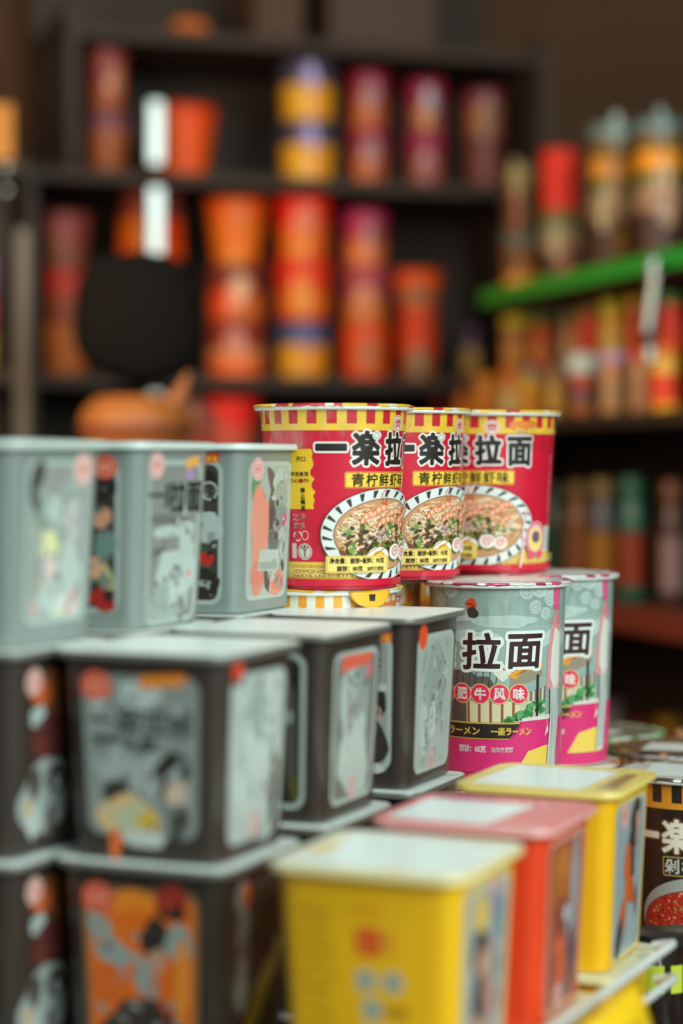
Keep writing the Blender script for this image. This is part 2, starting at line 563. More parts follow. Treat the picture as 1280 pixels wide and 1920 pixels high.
OR, YE, RD, MG, PU, TN, NV, GN, MR, WH = (235, 110, 30), (235, 165, 40), (215, 60, 30), (190, 50, 90), (150, 130, 190), (190, 130, 95), (70, 75, 110), (110, 130, 90), (120, 50, 40), (215, 200, 185)
off = 0.075


def cupspec(h, wd, bands, spot, lid, words, taper=0.78):
    return (h / 1000, wd / 2000, wd / 2000 * taper, bands, spot, lid, words)


gB = 'stacked noodle cups on the back shelves'
# upper shelf
z1, z2 = ZB[1], ZB[2]
dk = (135, 80, 60); dk2 = (110, 70, 85)
stack(B0, E1, N1, 200, off, z1, [cupspec(100, 76, [(0, 1, (150, 85, 45)), (.75, 1, dk2)], [(.3, .5, .4, TN)], dk2, 'dull tan noodle cup, lower of two,'),
                                  cupspec(108, 70, [(0, 1, (150, 80, 50)), (.5, 1, (130, 60, 60))], [(.5, .5, .4, TN)], dk2, 'dull reddish noodle cup, upper of two,')], 'at the upper shelf\'s left end', gB)
stack(B0, E1, N1, 342, 0.07, z1, [cupspec(118, 118, [(0, 1, (225, 95, 30)), (.8, 1, (225, 80, 20))], [(.25, .45, .38, (150, 140, 110)), (-.5, .6, .35, OR)], (190, 70, 30), 'wide orange noodle cup standing alone', .68)], 'right of the steel post', gB)
yl = [(0, 1, YE), (.62, 1, (75, 70, 85))]
ysp = [(-.35, .3, .38, (225, 175, 20)), (.1, .75, .3, PU), (.35, .3, .35, (240, 150, 60))]
stack(B0, E1, N1, 576, off, z1, [cupspec(104, 98, yl, ysp, (60, 60, 80), 'yellow noodle cup with dark lilac top, lower of two,', .88), cupspec(102, 98, yl, ysp, (60, 60, 80), 'yellow noodle cup with dark lilac top, upper of two,', .88)], 'on the upper back shelf', gB)
pk = [(0, 1, (165, 85, 50)), (.6, 1, (140, 42, 60))]
psp = [(.15, .6, .38, (160, 140, 150)), (-.3, .25, .4, (200, 120, 50))]
stack(B0, E1, N1, 690, off, z1, [cupspec(97, 70, pk, psp, MG, 'dusky pink noodle cup, lower of two,', .9), cupspec(97, 70, pk, psp, MG, 'dusky pink noodle cup, upper of two,', .9)], 'beside the yellow lilac cups', gB)
pk2 = [(0, 1, (140, 75, 65)), (.55, 1, (140, 36, 66))]
stack(B0, E1, N1, 797, off, z1, [cupspec(93, 70, pk2, [(0, .4, .4, (155, 105, 105))], MG, 'magenta topped noodle cup, lower of two,', .9), cupspec(93, 70, pk2, [(.25, .6, .4, (150, 140, 150)), (-.1, .3, .3, YE)], MG, 'magenta topped noodle cup, upper of two,', .9)], 'second column from the upper shelf\'s right end', gB)
pk3 = [(0, 1, (125, 75, 55)), (.7, 1, (115, 45, 55))]
stack(B0, E1, N1, 906, off, z1, [cupspec(86, 72, [(0, 1, (100, 50, 42))], None, (90, 40, 45), 'dim maroon noodle cup, lower of two,', .9), cupspec(90, 76, pk3, [(.3, .5, .5, (125, 105, 90)), (-.3, .4, .4, (150, 90, 45))], (115, 45, 55), 'dim maroon noodle cup, upper of two,', .9)], 'at the right end of the upper shelf', gB)
# middle shelf
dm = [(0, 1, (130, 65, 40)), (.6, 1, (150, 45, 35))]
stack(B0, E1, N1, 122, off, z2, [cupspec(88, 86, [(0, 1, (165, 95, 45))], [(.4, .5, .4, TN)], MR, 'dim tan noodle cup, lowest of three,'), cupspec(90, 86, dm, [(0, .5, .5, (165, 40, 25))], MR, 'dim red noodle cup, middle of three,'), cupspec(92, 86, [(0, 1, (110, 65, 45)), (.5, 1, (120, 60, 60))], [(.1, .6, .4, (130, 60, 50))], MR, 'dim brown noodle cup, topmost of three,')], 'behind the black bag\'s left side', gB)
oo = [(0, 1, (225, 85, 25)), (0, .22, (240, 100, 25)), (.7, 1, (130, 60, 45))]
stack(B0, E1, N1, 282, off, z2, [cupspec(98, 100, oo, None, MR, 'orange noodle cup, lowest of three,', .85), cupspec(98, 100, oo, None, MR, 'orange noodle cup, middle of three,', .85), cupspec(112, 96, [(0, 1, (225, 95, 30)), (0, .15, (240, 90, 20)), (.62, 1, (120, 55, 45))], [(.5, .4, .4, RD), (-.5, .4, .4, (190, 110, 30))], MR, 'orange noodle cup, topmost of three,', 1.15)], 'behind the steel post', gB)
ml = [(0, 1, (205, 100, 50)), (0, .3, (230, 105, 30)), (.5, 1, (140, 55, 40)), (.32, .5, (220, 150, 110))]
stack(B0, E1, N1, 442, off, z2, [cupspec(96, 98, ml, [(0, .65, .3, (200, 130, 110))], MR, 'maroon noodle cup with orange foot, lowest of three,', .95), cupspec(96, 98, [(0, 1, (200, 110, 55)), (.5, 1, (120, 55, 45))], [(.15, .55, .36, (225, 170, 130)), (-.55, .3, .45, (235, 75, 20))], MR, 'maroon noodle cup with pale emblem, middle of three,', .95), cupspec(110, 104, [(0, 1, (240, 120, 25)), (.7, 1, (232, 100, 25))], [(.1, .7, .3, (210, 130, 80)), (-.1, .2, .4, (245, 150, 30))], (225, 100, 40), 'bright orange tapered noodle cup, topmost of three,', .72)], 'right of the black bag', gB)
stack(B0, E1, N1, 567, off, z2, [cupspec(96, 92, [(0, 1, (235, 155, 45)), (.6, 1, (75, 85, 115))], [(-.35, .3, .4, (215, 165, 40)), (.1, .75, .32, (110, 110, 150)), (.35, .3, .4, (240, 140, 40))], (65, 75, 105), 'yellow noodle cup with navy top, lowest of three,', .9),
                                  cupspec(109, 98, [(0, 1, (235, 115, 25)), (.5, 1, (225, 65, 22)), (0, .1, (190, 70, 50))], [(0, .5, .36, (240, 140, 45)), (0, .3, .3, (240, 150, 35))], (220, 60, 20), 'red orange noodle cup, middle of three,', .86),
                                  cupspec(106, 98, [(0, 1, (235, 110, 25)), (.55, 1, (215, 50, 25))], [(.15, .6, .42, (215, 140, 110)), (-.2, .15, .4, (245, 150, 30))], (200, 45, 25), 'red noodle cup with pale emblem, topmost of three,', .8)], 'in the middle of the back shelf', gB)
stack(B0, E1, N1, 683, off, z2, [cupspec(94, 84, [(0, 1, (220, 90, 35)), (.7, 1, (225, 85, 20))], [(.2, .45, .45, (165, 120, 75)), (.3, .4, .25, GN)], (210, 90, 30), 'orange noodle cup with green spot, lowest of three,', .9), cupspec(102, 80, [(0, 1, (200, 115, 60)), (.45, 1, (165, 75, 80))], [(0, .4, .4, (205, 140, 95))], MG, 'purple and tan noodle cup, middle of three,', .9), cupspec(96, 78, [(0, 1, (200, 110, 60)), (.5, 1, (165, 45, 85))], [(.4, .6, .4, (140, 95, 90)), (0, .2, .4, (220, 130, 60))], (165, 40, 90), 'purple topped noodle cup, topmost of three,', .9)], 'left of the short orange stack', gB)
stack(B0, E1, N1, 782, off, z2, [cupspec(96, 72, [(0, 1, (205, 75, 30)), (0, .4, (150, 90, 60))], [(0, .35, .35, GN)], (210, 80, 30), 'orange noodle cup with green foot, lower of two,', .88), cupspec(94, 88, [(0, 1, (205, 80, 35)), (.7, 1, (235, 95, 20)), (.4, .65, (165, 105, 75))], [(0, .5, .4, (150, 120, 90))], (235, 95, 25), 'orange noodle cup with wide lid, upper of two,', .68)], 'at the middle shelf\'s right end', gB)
# lower shelf, tops showing above the front cups
z3 = ZB[3]
stack(B0, E1, N1, 430, off, z3, [cupspec(108, 104, [(0, 1, (200, 60, 35))], None, RD, 'red noodle cup, lowest of three,'), cupspec(108, 104, [(0, 1, (200, 60, 35))], None, RD, 'red noodle cup, middle of three,'), cupspec(100, 104, [(0, 1, (215, 50, 35)), (0, .5, (190, 90, 70))], [(-.8, .5, .5, (170, 110, 95))], RD, 'red noodle cup, topmost of three,')], 'left of the striped cups', gB)
stack(B0, E1, N1, 350, off, z3, [cupspec(105, 84, [(0, 1, (150, 80, 60))], None, MR, 'dusky noodle cup, lowest of three,'), cupspec(105, 84, [(0, 1, (150, 80, 60))], None, MR, 'dusky noodle cup, middle of three,'), cupspec(104, 84, [(0, 1, (150, 80, 60)), (.5, 1, (120, 80, 80))], [(.2, .7, .3, TN)], MR, 'dusky noodle cup, topmost of three,')], 'behind the grey tubs', gB)
# top board: brown boxes


def far_box(P, z, sx, sy, h, rz, c, label, group=None, name='cardboard_box', cat='box', tape=True):
    t = thing(name, (P.x, P.y, z), rz, label, cat, group)
    mb = MB(); mb.box(-sx / 2, sx / 2, -sy / 2, sy / 2, 0, h, mat(c, 0.7)); mb.build('body', t, bevel=0.002)
    if tape:
        mb = MB(); mb.box(-sx / 2 - .0005, sx / 2 + .0005, -0.02, 0.02, h, h + 0.0006, mat((130, 100, 70), 0.3)); mb.box(-0.022, 0.022, -sy / 2 - .0006, -sy / 2, h * .55, h, mat((130, 100, 70), 0.3)); mb.build('tape', t)
    return t


z0 = ZB[0]
for px, sx, h, cc, lb in ((500, .085, .17, (85, 55, 40), 'dim brown carton on the topmost back shelf, left of two'), (690, .19, .2, (80, 58, 46), 'wide dim brown carton on the topmost back shelf, right of two')):
    P, t = on_line(B0, E1, N1, px, 0.12); far_box(P, z0, sx, 0.16, h, A1, cc, lb)
P, t = on_line(B0, E1, N1, 352, 0.05)
t0 = thing('snack_packet', (P.x, P.y, z0), A1 + .15, 'small orange brown packet lying on the topmost back shelf', 'packet')


def pillow(mb, sx, sy, h, m, n=14, wr=0.06, mfun=None, seed=0):
    rd = random.Random(seed); G = []
    for side in (1, -1):
        g = []
        for i in range(n + 1):
            row = []
            for j in range(n + 1):
                u, v = 2 * i / n - 1, 2 * j / n - 1
                k = max(0, (1 - u ** 4) * (1 - v ** 4)) ** 0.6
                row.append(mb.bm.verts.new((u * sx / 2, v * sy / 2, h / 2 + side * h / 2 * k * (1 + rd.uniform(-wr, wr)))))
            g.append(row)
        G.append(g)
    for s_, g in enumerate(G):
        for i in range(n):
            for j in range(n):
                vs = [g[i][j], g[i + 1][j], g[i + 1][j + 1], g[i][j + 1]]
                if s_: vs.reverse()
                mb.face(vs, mfun(s_, i, j) if mfun else m)
    bmesh.ops.remove_doubles(mb.bm, verts=mb.bm.verts, dist=1e-6)


mb = MB(); pillow(mb, 0.062, 0.05, 0.03, mat((215, 110, 45), 0.5)); mb.build('body', t0)

# left unit goods
gl = 'goods on the cut-off left unit'
lo = Vector((lf[0], lf[1]))
far_box(lo + E1 * -0.052 + N1 * 0.06, ZL[0], 0.088, 0.09, 0.086, A1, (205, 135, 55), 'tan box on the upper shelf at the photo\'s left edge', None, 'snack_box', 'box', False)
zz = ZL[1]
for H, bands, words in ((.055, [(0, 1, (215, 190, 50))], 'yellow pot, lowest of three,'), (.055, [(0, 1, (215, 80, 45))], 'orange pot, middle of three,'), (.06, [(0, 1, (180, 110, 185))], 'lilac pot, topmost of three,')):
    P = lo + E1 * -0.063 + N1 * 0.05
    far_cup(P, zz, .034, .03, H, 0, bands, words + ' at the photo\'s left edge', gl, bands[0][2]); zz += H
for k, zc in enumerate((0.0, 0.034)):
    P = lo + E1 * -0.028 + N1 * -0.012
    t = thing('steel_hook', (P.x, P.y, EYE + 0.385 + zc), A1, ('upper' if k else 'lower') + ' bright steel hook by the photo\'s left edge', 'hook', 'steel hooks')
    mb = MB(); mb.tube([(0, 0.012, 0.006), (0, -0.03, 0), (0, -0.036, 0.004), (0, -0.038, .012)], 0.0035, postm, 10); mb.build('rod', t)
    mb = MB(); mb.lathe([(0.0, -0.006), (.007, -.004), (.008, 0), (.007, .004), (0, .006)], postm, 16); o = mb.build('tip', t, (0, -0.038, .012))

# ------------------------------------------------------------------ right unit goods
gR = 'stacked noodle cups on the right unit'
gJ = 'small jars and bottles on the right unit'
spo = 0.07


def rcol(px, specs, where):
    stack(R0, E2, N2, px, spo, ZR[0], specs, where, gR)


yb = [(0, 1, (66, 44, 30)), (0, .12, (185, 145, 115)), (.12, .3, (70, 95, 50)), (.3, .58, (238, 150, 24)), (.58, .8, (120, 95, 50)), (.86, 1, (120, 140, 138))]
dkb = [(0, 1, (66, 42, 30)), (.0, .2, (150, 70, 30)), (.8, 1, (165, 130, 105))]
rcol(978, [cupspec(112, 66, [(0, 1, (120, 85, 50)), (0, .35, (235, 145, 25)), (.8, 1, (110, 115, 105))], [(0, .25, .4, (245, 150, 20))], (110, 110, 100), 'tan and amber noodle cup, lower of two,', .9), cupspec(112, 66, [(0, 1, (85, 65, 42)), (.65, 1, (110, 90, 60))], [(-.4, .3, .35, (215, 85, 25)), (-.3, .8, .35, (175, 160, 100))], (105, 95, 70), 'dark noodle cup with orange mark, upper of two,', .9)], 'left end above the green strip')
rcol(1050, [cupspec(118, 62, [(0, 1, (80, 50, 35)), (.55, .75, (165, 135, 105)), (.75, 1, (120, 125, 85))], [(.2, .2, .35, (190, 75, 30)), (.3, .55, .4, (200, 140, 110)), (-.2, .7, .35, (165, 155, 120))], (120, 115, 85), 'dark noodle cup with pale swirl, lower of two,', .95), cupspec(108, 60, [(0, 1, (225, 55, 28)), (0, .12, (150, 100, 50))], None, (170, 70, 40), 'plain bright red noodle cup, upper of two,', .97)], 'second column above the green strip')
rcol(1146, [cupspec(116, 66, dkb, [(.5, .5, .35, (160, 120, 60)), (-.3, .9, .4, (180, 165, 130))], (170, 150, 110), 'dark brown noodle cup, lower of two,', .95), cupspec(116, 66, yb, [(.1, .25, .4, (200, 165, 130)), (.2, .95, .3, (140, 150, 140))], (130, 145, 140), 'amber banded noodle cup, upper of two,', .95)], 'third column above the green strip')
rcol(1234, [cupspec(108, 66, dkb, [(.4, .8, .35, (175, 140, 115))], (150, 130, 100), 'dark brown noodle cup, lower of two,', .95), cupspec(108, 66, yb, [(.2, .2, .35, (200, 160, 130)), (.1, .95, .3, (110, 120, 115))], (100, 115, 110), 'amber banded noodle cup, upper of two,', .95)], 'fourth column above the green strip')


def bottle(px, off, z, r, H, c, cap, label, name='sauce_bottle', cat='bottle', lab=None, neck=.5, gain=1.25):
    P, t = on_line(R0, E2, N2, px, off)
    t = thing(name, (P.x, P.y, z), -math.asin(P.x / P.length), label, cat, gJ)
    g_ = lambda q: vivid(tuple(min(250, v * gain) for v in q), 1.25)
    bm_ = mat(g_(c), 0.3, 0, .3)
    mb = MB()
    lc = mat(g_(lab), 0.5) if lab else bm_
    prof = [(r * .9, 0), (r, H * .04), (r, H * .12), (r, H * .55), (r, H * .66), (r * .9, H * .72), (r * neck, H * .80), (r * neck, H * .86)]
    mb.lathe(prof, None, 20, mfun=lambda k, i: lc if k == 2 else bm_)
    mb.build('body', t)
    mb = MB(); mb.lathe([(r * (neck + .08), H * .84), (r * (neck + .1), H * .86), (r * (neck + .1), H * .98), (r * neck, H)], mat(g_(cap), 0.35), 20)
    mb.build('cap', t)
    return t


# upper tier (back step) then lower tier (front)
for px, r, H, c, cap, lab, nk, lb in (
        (881, .0165, .094, (70, 50, 70), (95, 60, 85), (200, 150, 90), .8, 'small dark jar with tan label, alone left of the green strip'),
        (968, .023, .096, (150, 110, 55), (235, 175, 30), (190, 140, 85), .95, 'tan jar with yellow lid below the green strip\'s left end'),
        (1016, .019, .092, (215, 75, 40), (60, 140, 70), (215, 120, 75), .85, 'red bottle with green cap below the green strip'),
        (1070, .017, .09, (150, 110, 75), (95, 110, 70), (175, 140, 105), .8, 'tan bottle with olive cap below the green strip'),
        (1106, .0185, .094, (190, 55, 30), (120, 110, 60), (200, 70, 35), .9, 'red bottle with olive cap below the green strip'),
        (1150, .020, .095, (225, 150, 30), (235, 190, 40), (200, 165, 100), .95, 'yellow bottle with pale label below the green strip'),
        (1192, .015, .095, (150, 60, 25), (240, 150, 20), (165, 70, 30), .9, 'brown bottle with amber cap beside the short steel post'),
        (1262, .02, .09, (170, 50, 35), (45, 120, 55), (180, 60, 40), .9, 'red bottle with green cap right of the short steel post')):
    bottle(px, 0.105, ZR[1], r, H, c, cap, lb, lab=lab, neck=nk)
for px, r, H, c, cap, lab, nk, lb in (
        (826, .014, .06, (150, 45, 35), (170, 50, 45), (150, 45, 35), .9, 'small red jar at the left end of the lower tier'),
        (872, .0165, .078, (215, 110, 25), (230, 120, 30), (200, 105, 35), .95, 'orange jar, first of three on the lower tier'),
        (912, .019, .078, (225, 120, 25), (235, 120, 25), (215, 115, 30), .95, 'orange jar, second of three on the lower tier'),
        (958, .0185, .082, (220, 120, 40), (225, 95, 35), (205, 170, 120), .9, 'orange jar with pale label, third on the lower tier'),
        (995, .0165, .08, (225, 145, 30), (95, 120, 110), (200, 125, 40), .85, 'amber jar with grey green lid on the lower tier'),
        (1042, .017, .084, (140, 105, 60), (100, 75, 60), (165, 130, 65), .85, 'brown jar with olive label on the lower tier'),
        (1150, .019, .09, (165, 120, 85), (175, 150, 180), (155, 125, 95), .95, 'tan jar with lilac lid on the lower tier'),
        (1204, .019, .088, (150, 110, 80), (165, 70, 45), (145, 110, 85), .9, 'tan jar with red brown lid on the lower tier'),
        (1247, .02, .094, (225, 140, 40), (230, 90, 30), (190, 60, 30), .95, 'amber jar with orange lid on the lower tier')):
    bottle(px, 0.04, ZR[2], r, H, c, cap, lb, lab=lab, neck=nk)
P, t = on_line(R0, E2, N2, 1094, 0.045)
t = thing('spice_jar', (P.x, P.y, ZR[2]), 0, 'jar with bulging white lid and coloured label on the lower tier', 'jar', gJ)
mb = MB(); mcs = [mat((200, 120, 60)), mat((90, 75, 100)), mat((225, 95, 50))]
mb.lathe([(.018, 0), (.02, .004), (.02, .022), (.02, .04), (.02, .058), (.016, .062)], None, 22, mfun=lambda k, i: mcs[min(2, max(0, k - 1))]); mb.build('body', t)
mb = MB(); mb.lathe([(.018, .06), (.024, .064), (.026, .076), (.024, .088), (.015, .096), (0.001, .098)], mat((225, 235, 230), 0.3), 24); mb.build('lid', t)

gL = 'jars on the lowest right shelf seen'
for px, r, H, c, cap, lab, lb in (
        (1040, .022, .165, (40, 75, 50), (60, 70, 50), (45, 80, 55), 'dark green bottle behind the rearmost striped red cup'),
        (1086, .020, .17, (175, 110, 60), (150, 110, 60), (190, 120, 75), 'tall tan bottle on the shelf right of the red cups'),
        (1134, .024, .175, (110, 110, 125), (165, 140, 85), (215, 150, 50), 'grey bottle with amber label right of the red cups'),
        (1188, .022, .18, (40, 130, 105), (45, 125, 100), (190, 75, 45), 'tall green bottle with red label right of the red cups'),
        (1262, .019, .175, (100, 65, 50), (150, 95, 70), (205, 170, 170), 'brown bottle with pale label by the photo\'s right edge')):
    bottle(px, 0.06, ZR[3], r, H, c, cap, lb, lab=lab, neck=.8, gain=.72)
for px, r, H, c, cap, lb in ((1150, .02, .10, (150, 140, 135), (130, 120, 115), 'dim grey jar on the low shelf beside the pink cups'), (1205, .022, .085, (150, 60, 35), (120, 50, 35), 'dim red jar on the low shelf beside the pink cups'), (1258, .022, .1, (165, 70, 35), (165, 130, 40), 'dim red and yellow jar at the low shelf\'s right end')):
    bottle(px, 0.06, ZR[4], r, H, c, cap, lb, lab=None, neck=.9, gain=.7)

# ------------------------------------------------------------------ black bag and tan basket between the stand and the shelves
bagm = mat((20, 17, 15), 0.9, scale=60, name='black_cloth'); bagm.node_tree.nodes['Principled BSDF'].inputs['Specular IOR Level'].default_value = 0.12
D = 2.9; c0 = wpt(260, 600, D); sc = D / FPX
t = thing('bag', (c0[0], D, EYE - 1.0), 0.1, 'big rounded black bag hanging in front of the back shelves', 'bag')
mb = MB()
outl = [(-32, 125), (30, 128), (80, 112), (112, 60), (122, 0), (118, -55), (96, -95), (50, -122), (0, -124), (-52, -112), (-100, -85), (-124, -40), (-122, 20), (-112, 80), (-85, 115)]
# smooth the outline
for _ in range(2):
    o2 = []
    for i in range(len(outl)):
        a, b = outl[i], outl[(i + 1) % len(outl)]
        o2 += [(.75 * a[0] + .25 * b[0], .75 * a[1] + .25 * b[1]), (.25 * a[0] + .75 * b[0], .25 * a[1] + .75 * b[1])]
    outl = o2
zc = c0[2] - (EYE - 1.0)
rings = []
for k in range(-6, 7):
    f = k / 6; s_ = (1 - abs(f) ** 3.2) ** .45 if abs(f) < 1 else .12
    rings.append([(x * sc * s_, f * 0.06, zc + y * sc * s_) for x, y in outl])
mb.loft(rings, bagm); mb.build('body', t)
mb = MB(); mb.tube([(0, 0.06, 0.0), (0, .06, zc + .1)], .009, bagm, 10); mb.build('stand_pole', t)
mb = MB(); mb.lathe([(.10, -.3), (.10, -.285), (.02, -.27), (.012, -.26), (.012, 0.01)], bagm, 28); mb.build('stand_base', t, (0, .06, 0))

tanm = mat((160, 92, 36), 0.5, scale=25, var=.15, name='woven_tan'); tan2 = mat((120, 55, 30), .6)
D = 2.75; c0 = wpt(255, 770, D); sc = D / FPX
t = thing('basket', (c0[0], D, c0[2] - 0.06), 0.1, 'tan shallow basket with an upswept handle below the black bag', 'basket')
mb = MB()
prof = [(.055, 0), (.066, .012), (.072, .030), (.0745, .036), (.0745, .042), (.070, .058), (.058, .072), (.05, .078)]
mb.lathe(prof, None, 40, mfun=lambda k, i: tan2 if k in (2, 3) else tanm); mb.build('bowl', t)
mb = MB(); mb.tube([(.03, -.03, .05), (.045, -.03, .064), (.058, -.03, .085), (.067, -.03, .108)], [.018, .014, .009, .003], tanm, 14); mb.build('handle', t)
zb = c0[2] - 0.06
mb = MB(); mb.lathe([(.08, -zb), (.08, -zb + .02), (.03, -zb + .035), (.025, -.02), (.06, -.004), (.06, 0)], mat((60, 45, 36), .6), 28); mb.build('pedestal', t)

# ================================================================== the display stand in front
TH = 0.394; U = Vector((sin(TH), cos(TH))); V = Vector((cos(TH), -sin(TH)))
PITCH = 138.1; TW, TB, TH_ = 106.0, 85.5, 110.9
A0, T0, Y0 = Vector((-196.4, 1174.3)), Vector((-87.5, 1158.1)), Vector((29.3, 1078.7))
zA, zT, zY = 10.4, -100.5, -199.0


def zr(z): return EYE + z * MM


# ---- tubs
def rsq(h, r, n=4):
    """rounded square, counter-clockwise, half width h"""
    P = []
    for cx, cy, a in ((h - r, -h + r, -PI / 2), (h - r, h - r, 0), (-h + r, h - r, PI / 2), (-h + r, -h + r, PI)):
        for i in range(n + 1): P.append((cx + r * cos(a + PI / 2 * i / n), cy + r * sin(a + PI / 2 * i / n)))
    return P


def hw(y): return (TB / 2 + (TW / 2 - 5 - TB / 2) * y / TH_)


def fm_front(x, y, off):
    h = hw(y); return (x * h / hw(55) * MM, -(h + off) * MM, y * MM)


def fm_right(x, y, off):
    h = hw(y); return ((h + off) * MM, x * h / hw(55) * MM, y * MM)


FL = {}


def tub(c, z, bodyc, flangec, lidp, front, rightp, label, group, lidkey=None, rz=0.0):
    """a square tub noodle pot: c is its centre (mm), z its rim height (mm against the eye)"""
    t = thing('noodle_tub', (c.x * MM, c.y * MM, zr(z - TH_)), -TH + rz, label, 'noodle tub', group)
    bm_ = mat(bodyc, 0.36, 0, 0.25)
    mb = MB()
    rings = []
    for y, h, r in ((2.0, TB / 2 - 5, 6), (0, TB / 2 - 3.5, 8), (0, TB / 2 - 1.5, 9), (1.5, hw(1.5), 9), (30, hw(30), 9.5), (60, hw(60), 10), (90, hw(90), 10), (TH_ - 3, hw(TH_ - 3), 10)):
        rings.append([(x * MM, yy * MM, y * MM) for x, yy in rsq(h, r)])
    mb.loft(rings, bm_)
    if front: front.bake(mb, fm_front, step=0)
    if rightp: rightp.bake(mb, fm_right, step=0)
    mb.build('body', t)
    key = ('f', flangec)
    if key not in FL:
        mb = MB(); h = TW / 2
        rings = [[(x * MM, yy * MM, y * MM) for x, yy in rsq(hh, r)] for y, hh, r in ((TH_ - 4.2, h - 5.4, 10), (TH_ - 4.6, h - 1.2, 13), (TH_ - 4.0, h - .2, 14), (TH_ - 2.2, h, 14), (TH_ - 1.0, h - .5, 13.5), (TH_ - 0.8, h - 3, 12))]
        mb.loft(rings, mat(flangec, 0.35, 0, .2)); o = mb.build('flange', t); FL[key] = o.data
    else:
        o = bpy.data.objects.new('flange', FL[key]); COL.objects.link(o); o.parent = t
    lk = ('l', lidkey)
    if lidkey is None or lk not in FL:
        mb = MB(); h = TW / 2 - 0.6
        rings = [[(x * MM, yy * MM, y * MM) for x, yy in rsq(hh, r)] for y, hh, r in ((TH_ - .95, h - 1, 13), (TH_ - .6, h, 13.5), (TH_ - 0.3, h - .1, 13.5))]
        mb.loft(rings, mat(lidp[0], 0.28, 0.08, 0, bump=0.5, scale=40), True, True)
        # foil pull tab on the rear corner
        pr = lidp[1]
        if pr: pr.bake(mb, lambda x, y, off: (x * MM, y * MM, (TH_ - .3 + off * .3) * MM), step=0)
        o = mb.build('lid', t); FL[lk] = o.data
    else:
        o = bpy.data.objects.new('lid', FL[lk]); COL.objects.link(o); o.parent = t
    return t


FRC = (172, 186, 180)


def panel(y0=9, y1=99, bg_=(120, 125, 120), fr=FRC, w=33.5):
    p = Print(); p.flat = True
    p.poly(rrect(-w, y0, w, y1, 8), fr); p.poly(rrect(-w + 3, y0 + 3, w - 3, y1 - 3, 6), bg_)
    return p


def badge(p, x, y, r=7.5, c=(225, 70, 45), pale=False):
    p.ell(x, y, r, r * .9, (232, 205, 200) if pale else c); p.ring(x, y, r * .8, r * .72, 1.0, c if pale else (240, 150, 120))
    for k in (-1, 0, 1):
        p.rect(x + k * r * .38 - .7, y - r * .42, x + k * r * .38 + .7, y + r * .42, c if pale else (245, 170, 140), same=k > -1)
    p.rect(x - r * .55, y - .6, x + r * .55, y + .6, c if pale else (245, 170, 140))


def mottle(p, seed, n, x0, x1, y0, y1, cols, a=3.2, b=3.2):
    """small irregular printed flecks"""
    rd = random.Random(seed)
    for k in range(n): p.blob(rd.uniform(x0, x1), rd.uniform(y0, y1), rd.uniform(.3, 1) * a, rd.uniform(.3, 1) * b, rd.choice(cols), seed=seed * 100 + k, rough=.5, rot=rd.uniform(0, 3), n=12)


def banner(p, x, y, w_, c=(235, 120, 40), txt=None):
    p.poly([(x - w_, y - 4), (x + w_, y - 1), (x + w_, y + 5), (x - w_, y + 3)], c)
    for k in range(4): p.blob(x - w_ * .7 + k * w_ * .45, y + .8, w_ * .16, 2, (240, 170, 60), same=k > 0, seed=k)


WB, LG, MGY, DG, BK = (180, 194, 189), (150, 164, 159), (118, 122, 118), (70, 70, 66), (44, 41, 38)
# A0 right: pale picture
pA0 = panel(12, 100, (150, 158, 154))
for i, (x, y, a, b, c) in enumerate([(-22, 86, 8, 13, DG), (-14, 82, 7, 8, LG), (0, 88, 13, 9, (150, 150, 146)), (12, 84, 8, 10, LG), (-16, 68, 6, 10, (130, 150, 138)), (-4, 72, 8, 9, WB), (14, 64, 10, 14, (185, 188, 182)), (-8, 55, 9, 8, (225, 225, 170)), (-20, 52, 5, 12, LG), (-6, 41, 8, 8, (220, 200, 195)), (14, 42, 12, 13, WB), (-20, 34, 6, 10, (160, 160, 156)), (-6, 26, 14, 10, WB), (14, 22, 10, 8, (210, 205, 200)), (19, 25, 2.4, 4, (215, 90, 100)), (14, 19, 2.4, 3, (215, 90, 80)), (-22, 20, 3, 4, (225, 170, 165)), (2, 17, 5, 2, (205, 215, 180))]): pA0.blob(x, y, a, b, c, seed=i)
badge(pA0, 24, 95, 10, (220, 110, 100), True)
# A front (dark picture; only its right strip shows)
pAf = panel(10, 100, DG)
for i, (x, y, a, b, c) in enumerate([(22, 85, 9, 10, BK), (22, 66, 6, 6, (205, 150, 120)), (24, 50, 7, 9, (110, 140, 132)), (18, 36, 9, 6, (215, 165, 130)), (25, 30, 5, 7, (175, 180, 130)), (22, 18, 9, 7, (170, 45, 40)), (26, 20, 3, 4, BK), (0, 50, 14, 26, MGY)]): pAf.blob(x, y, a, b, c, seed=i + 30)
badge(pAf, 24, 96, 8, (215, 70, 60))
# A1 right: grey with title lettering
pA1 = panel(2, 100, (135, 138, 133))
pA1.text('一楽', -15, 79, 16, (90, 90, 86), .4, WB, 1.0); pA1.text('拉面', 14, 78, 19, (60, 58, 55), .6, WB, 1.0)
for i, (x, y, a, b, c) in enumerate([(-4, 64, 26, 3, (110, 112, 108)), (-8, 57, 17, 4, WB), (-18, 44, 9, 4, (95, 98, 94)), (18, 50, 11, 13, WB), (-2, 30, 22, 16, WB), (16, 28, 14, 20, WB), (-16, 16, 14, 9, LG), (22, 31, 2.4, 2, (225, 120, 130)), (14, 10, 6, 7, (120, 126, 122)), (-8, 8, 20, 4, LG), (25, 14, 3, 10, (130, 134, 130))]): pA1.blob(x, y, a, b, c, seed=i + 50)
badge(pA1, -24, 97, 9, (220, 120, 110), True); banner(pA1, 21, 98, 8, (225, 170, 110)); pA1.ell(18, 91, 6, 3, (170, 140, 185))
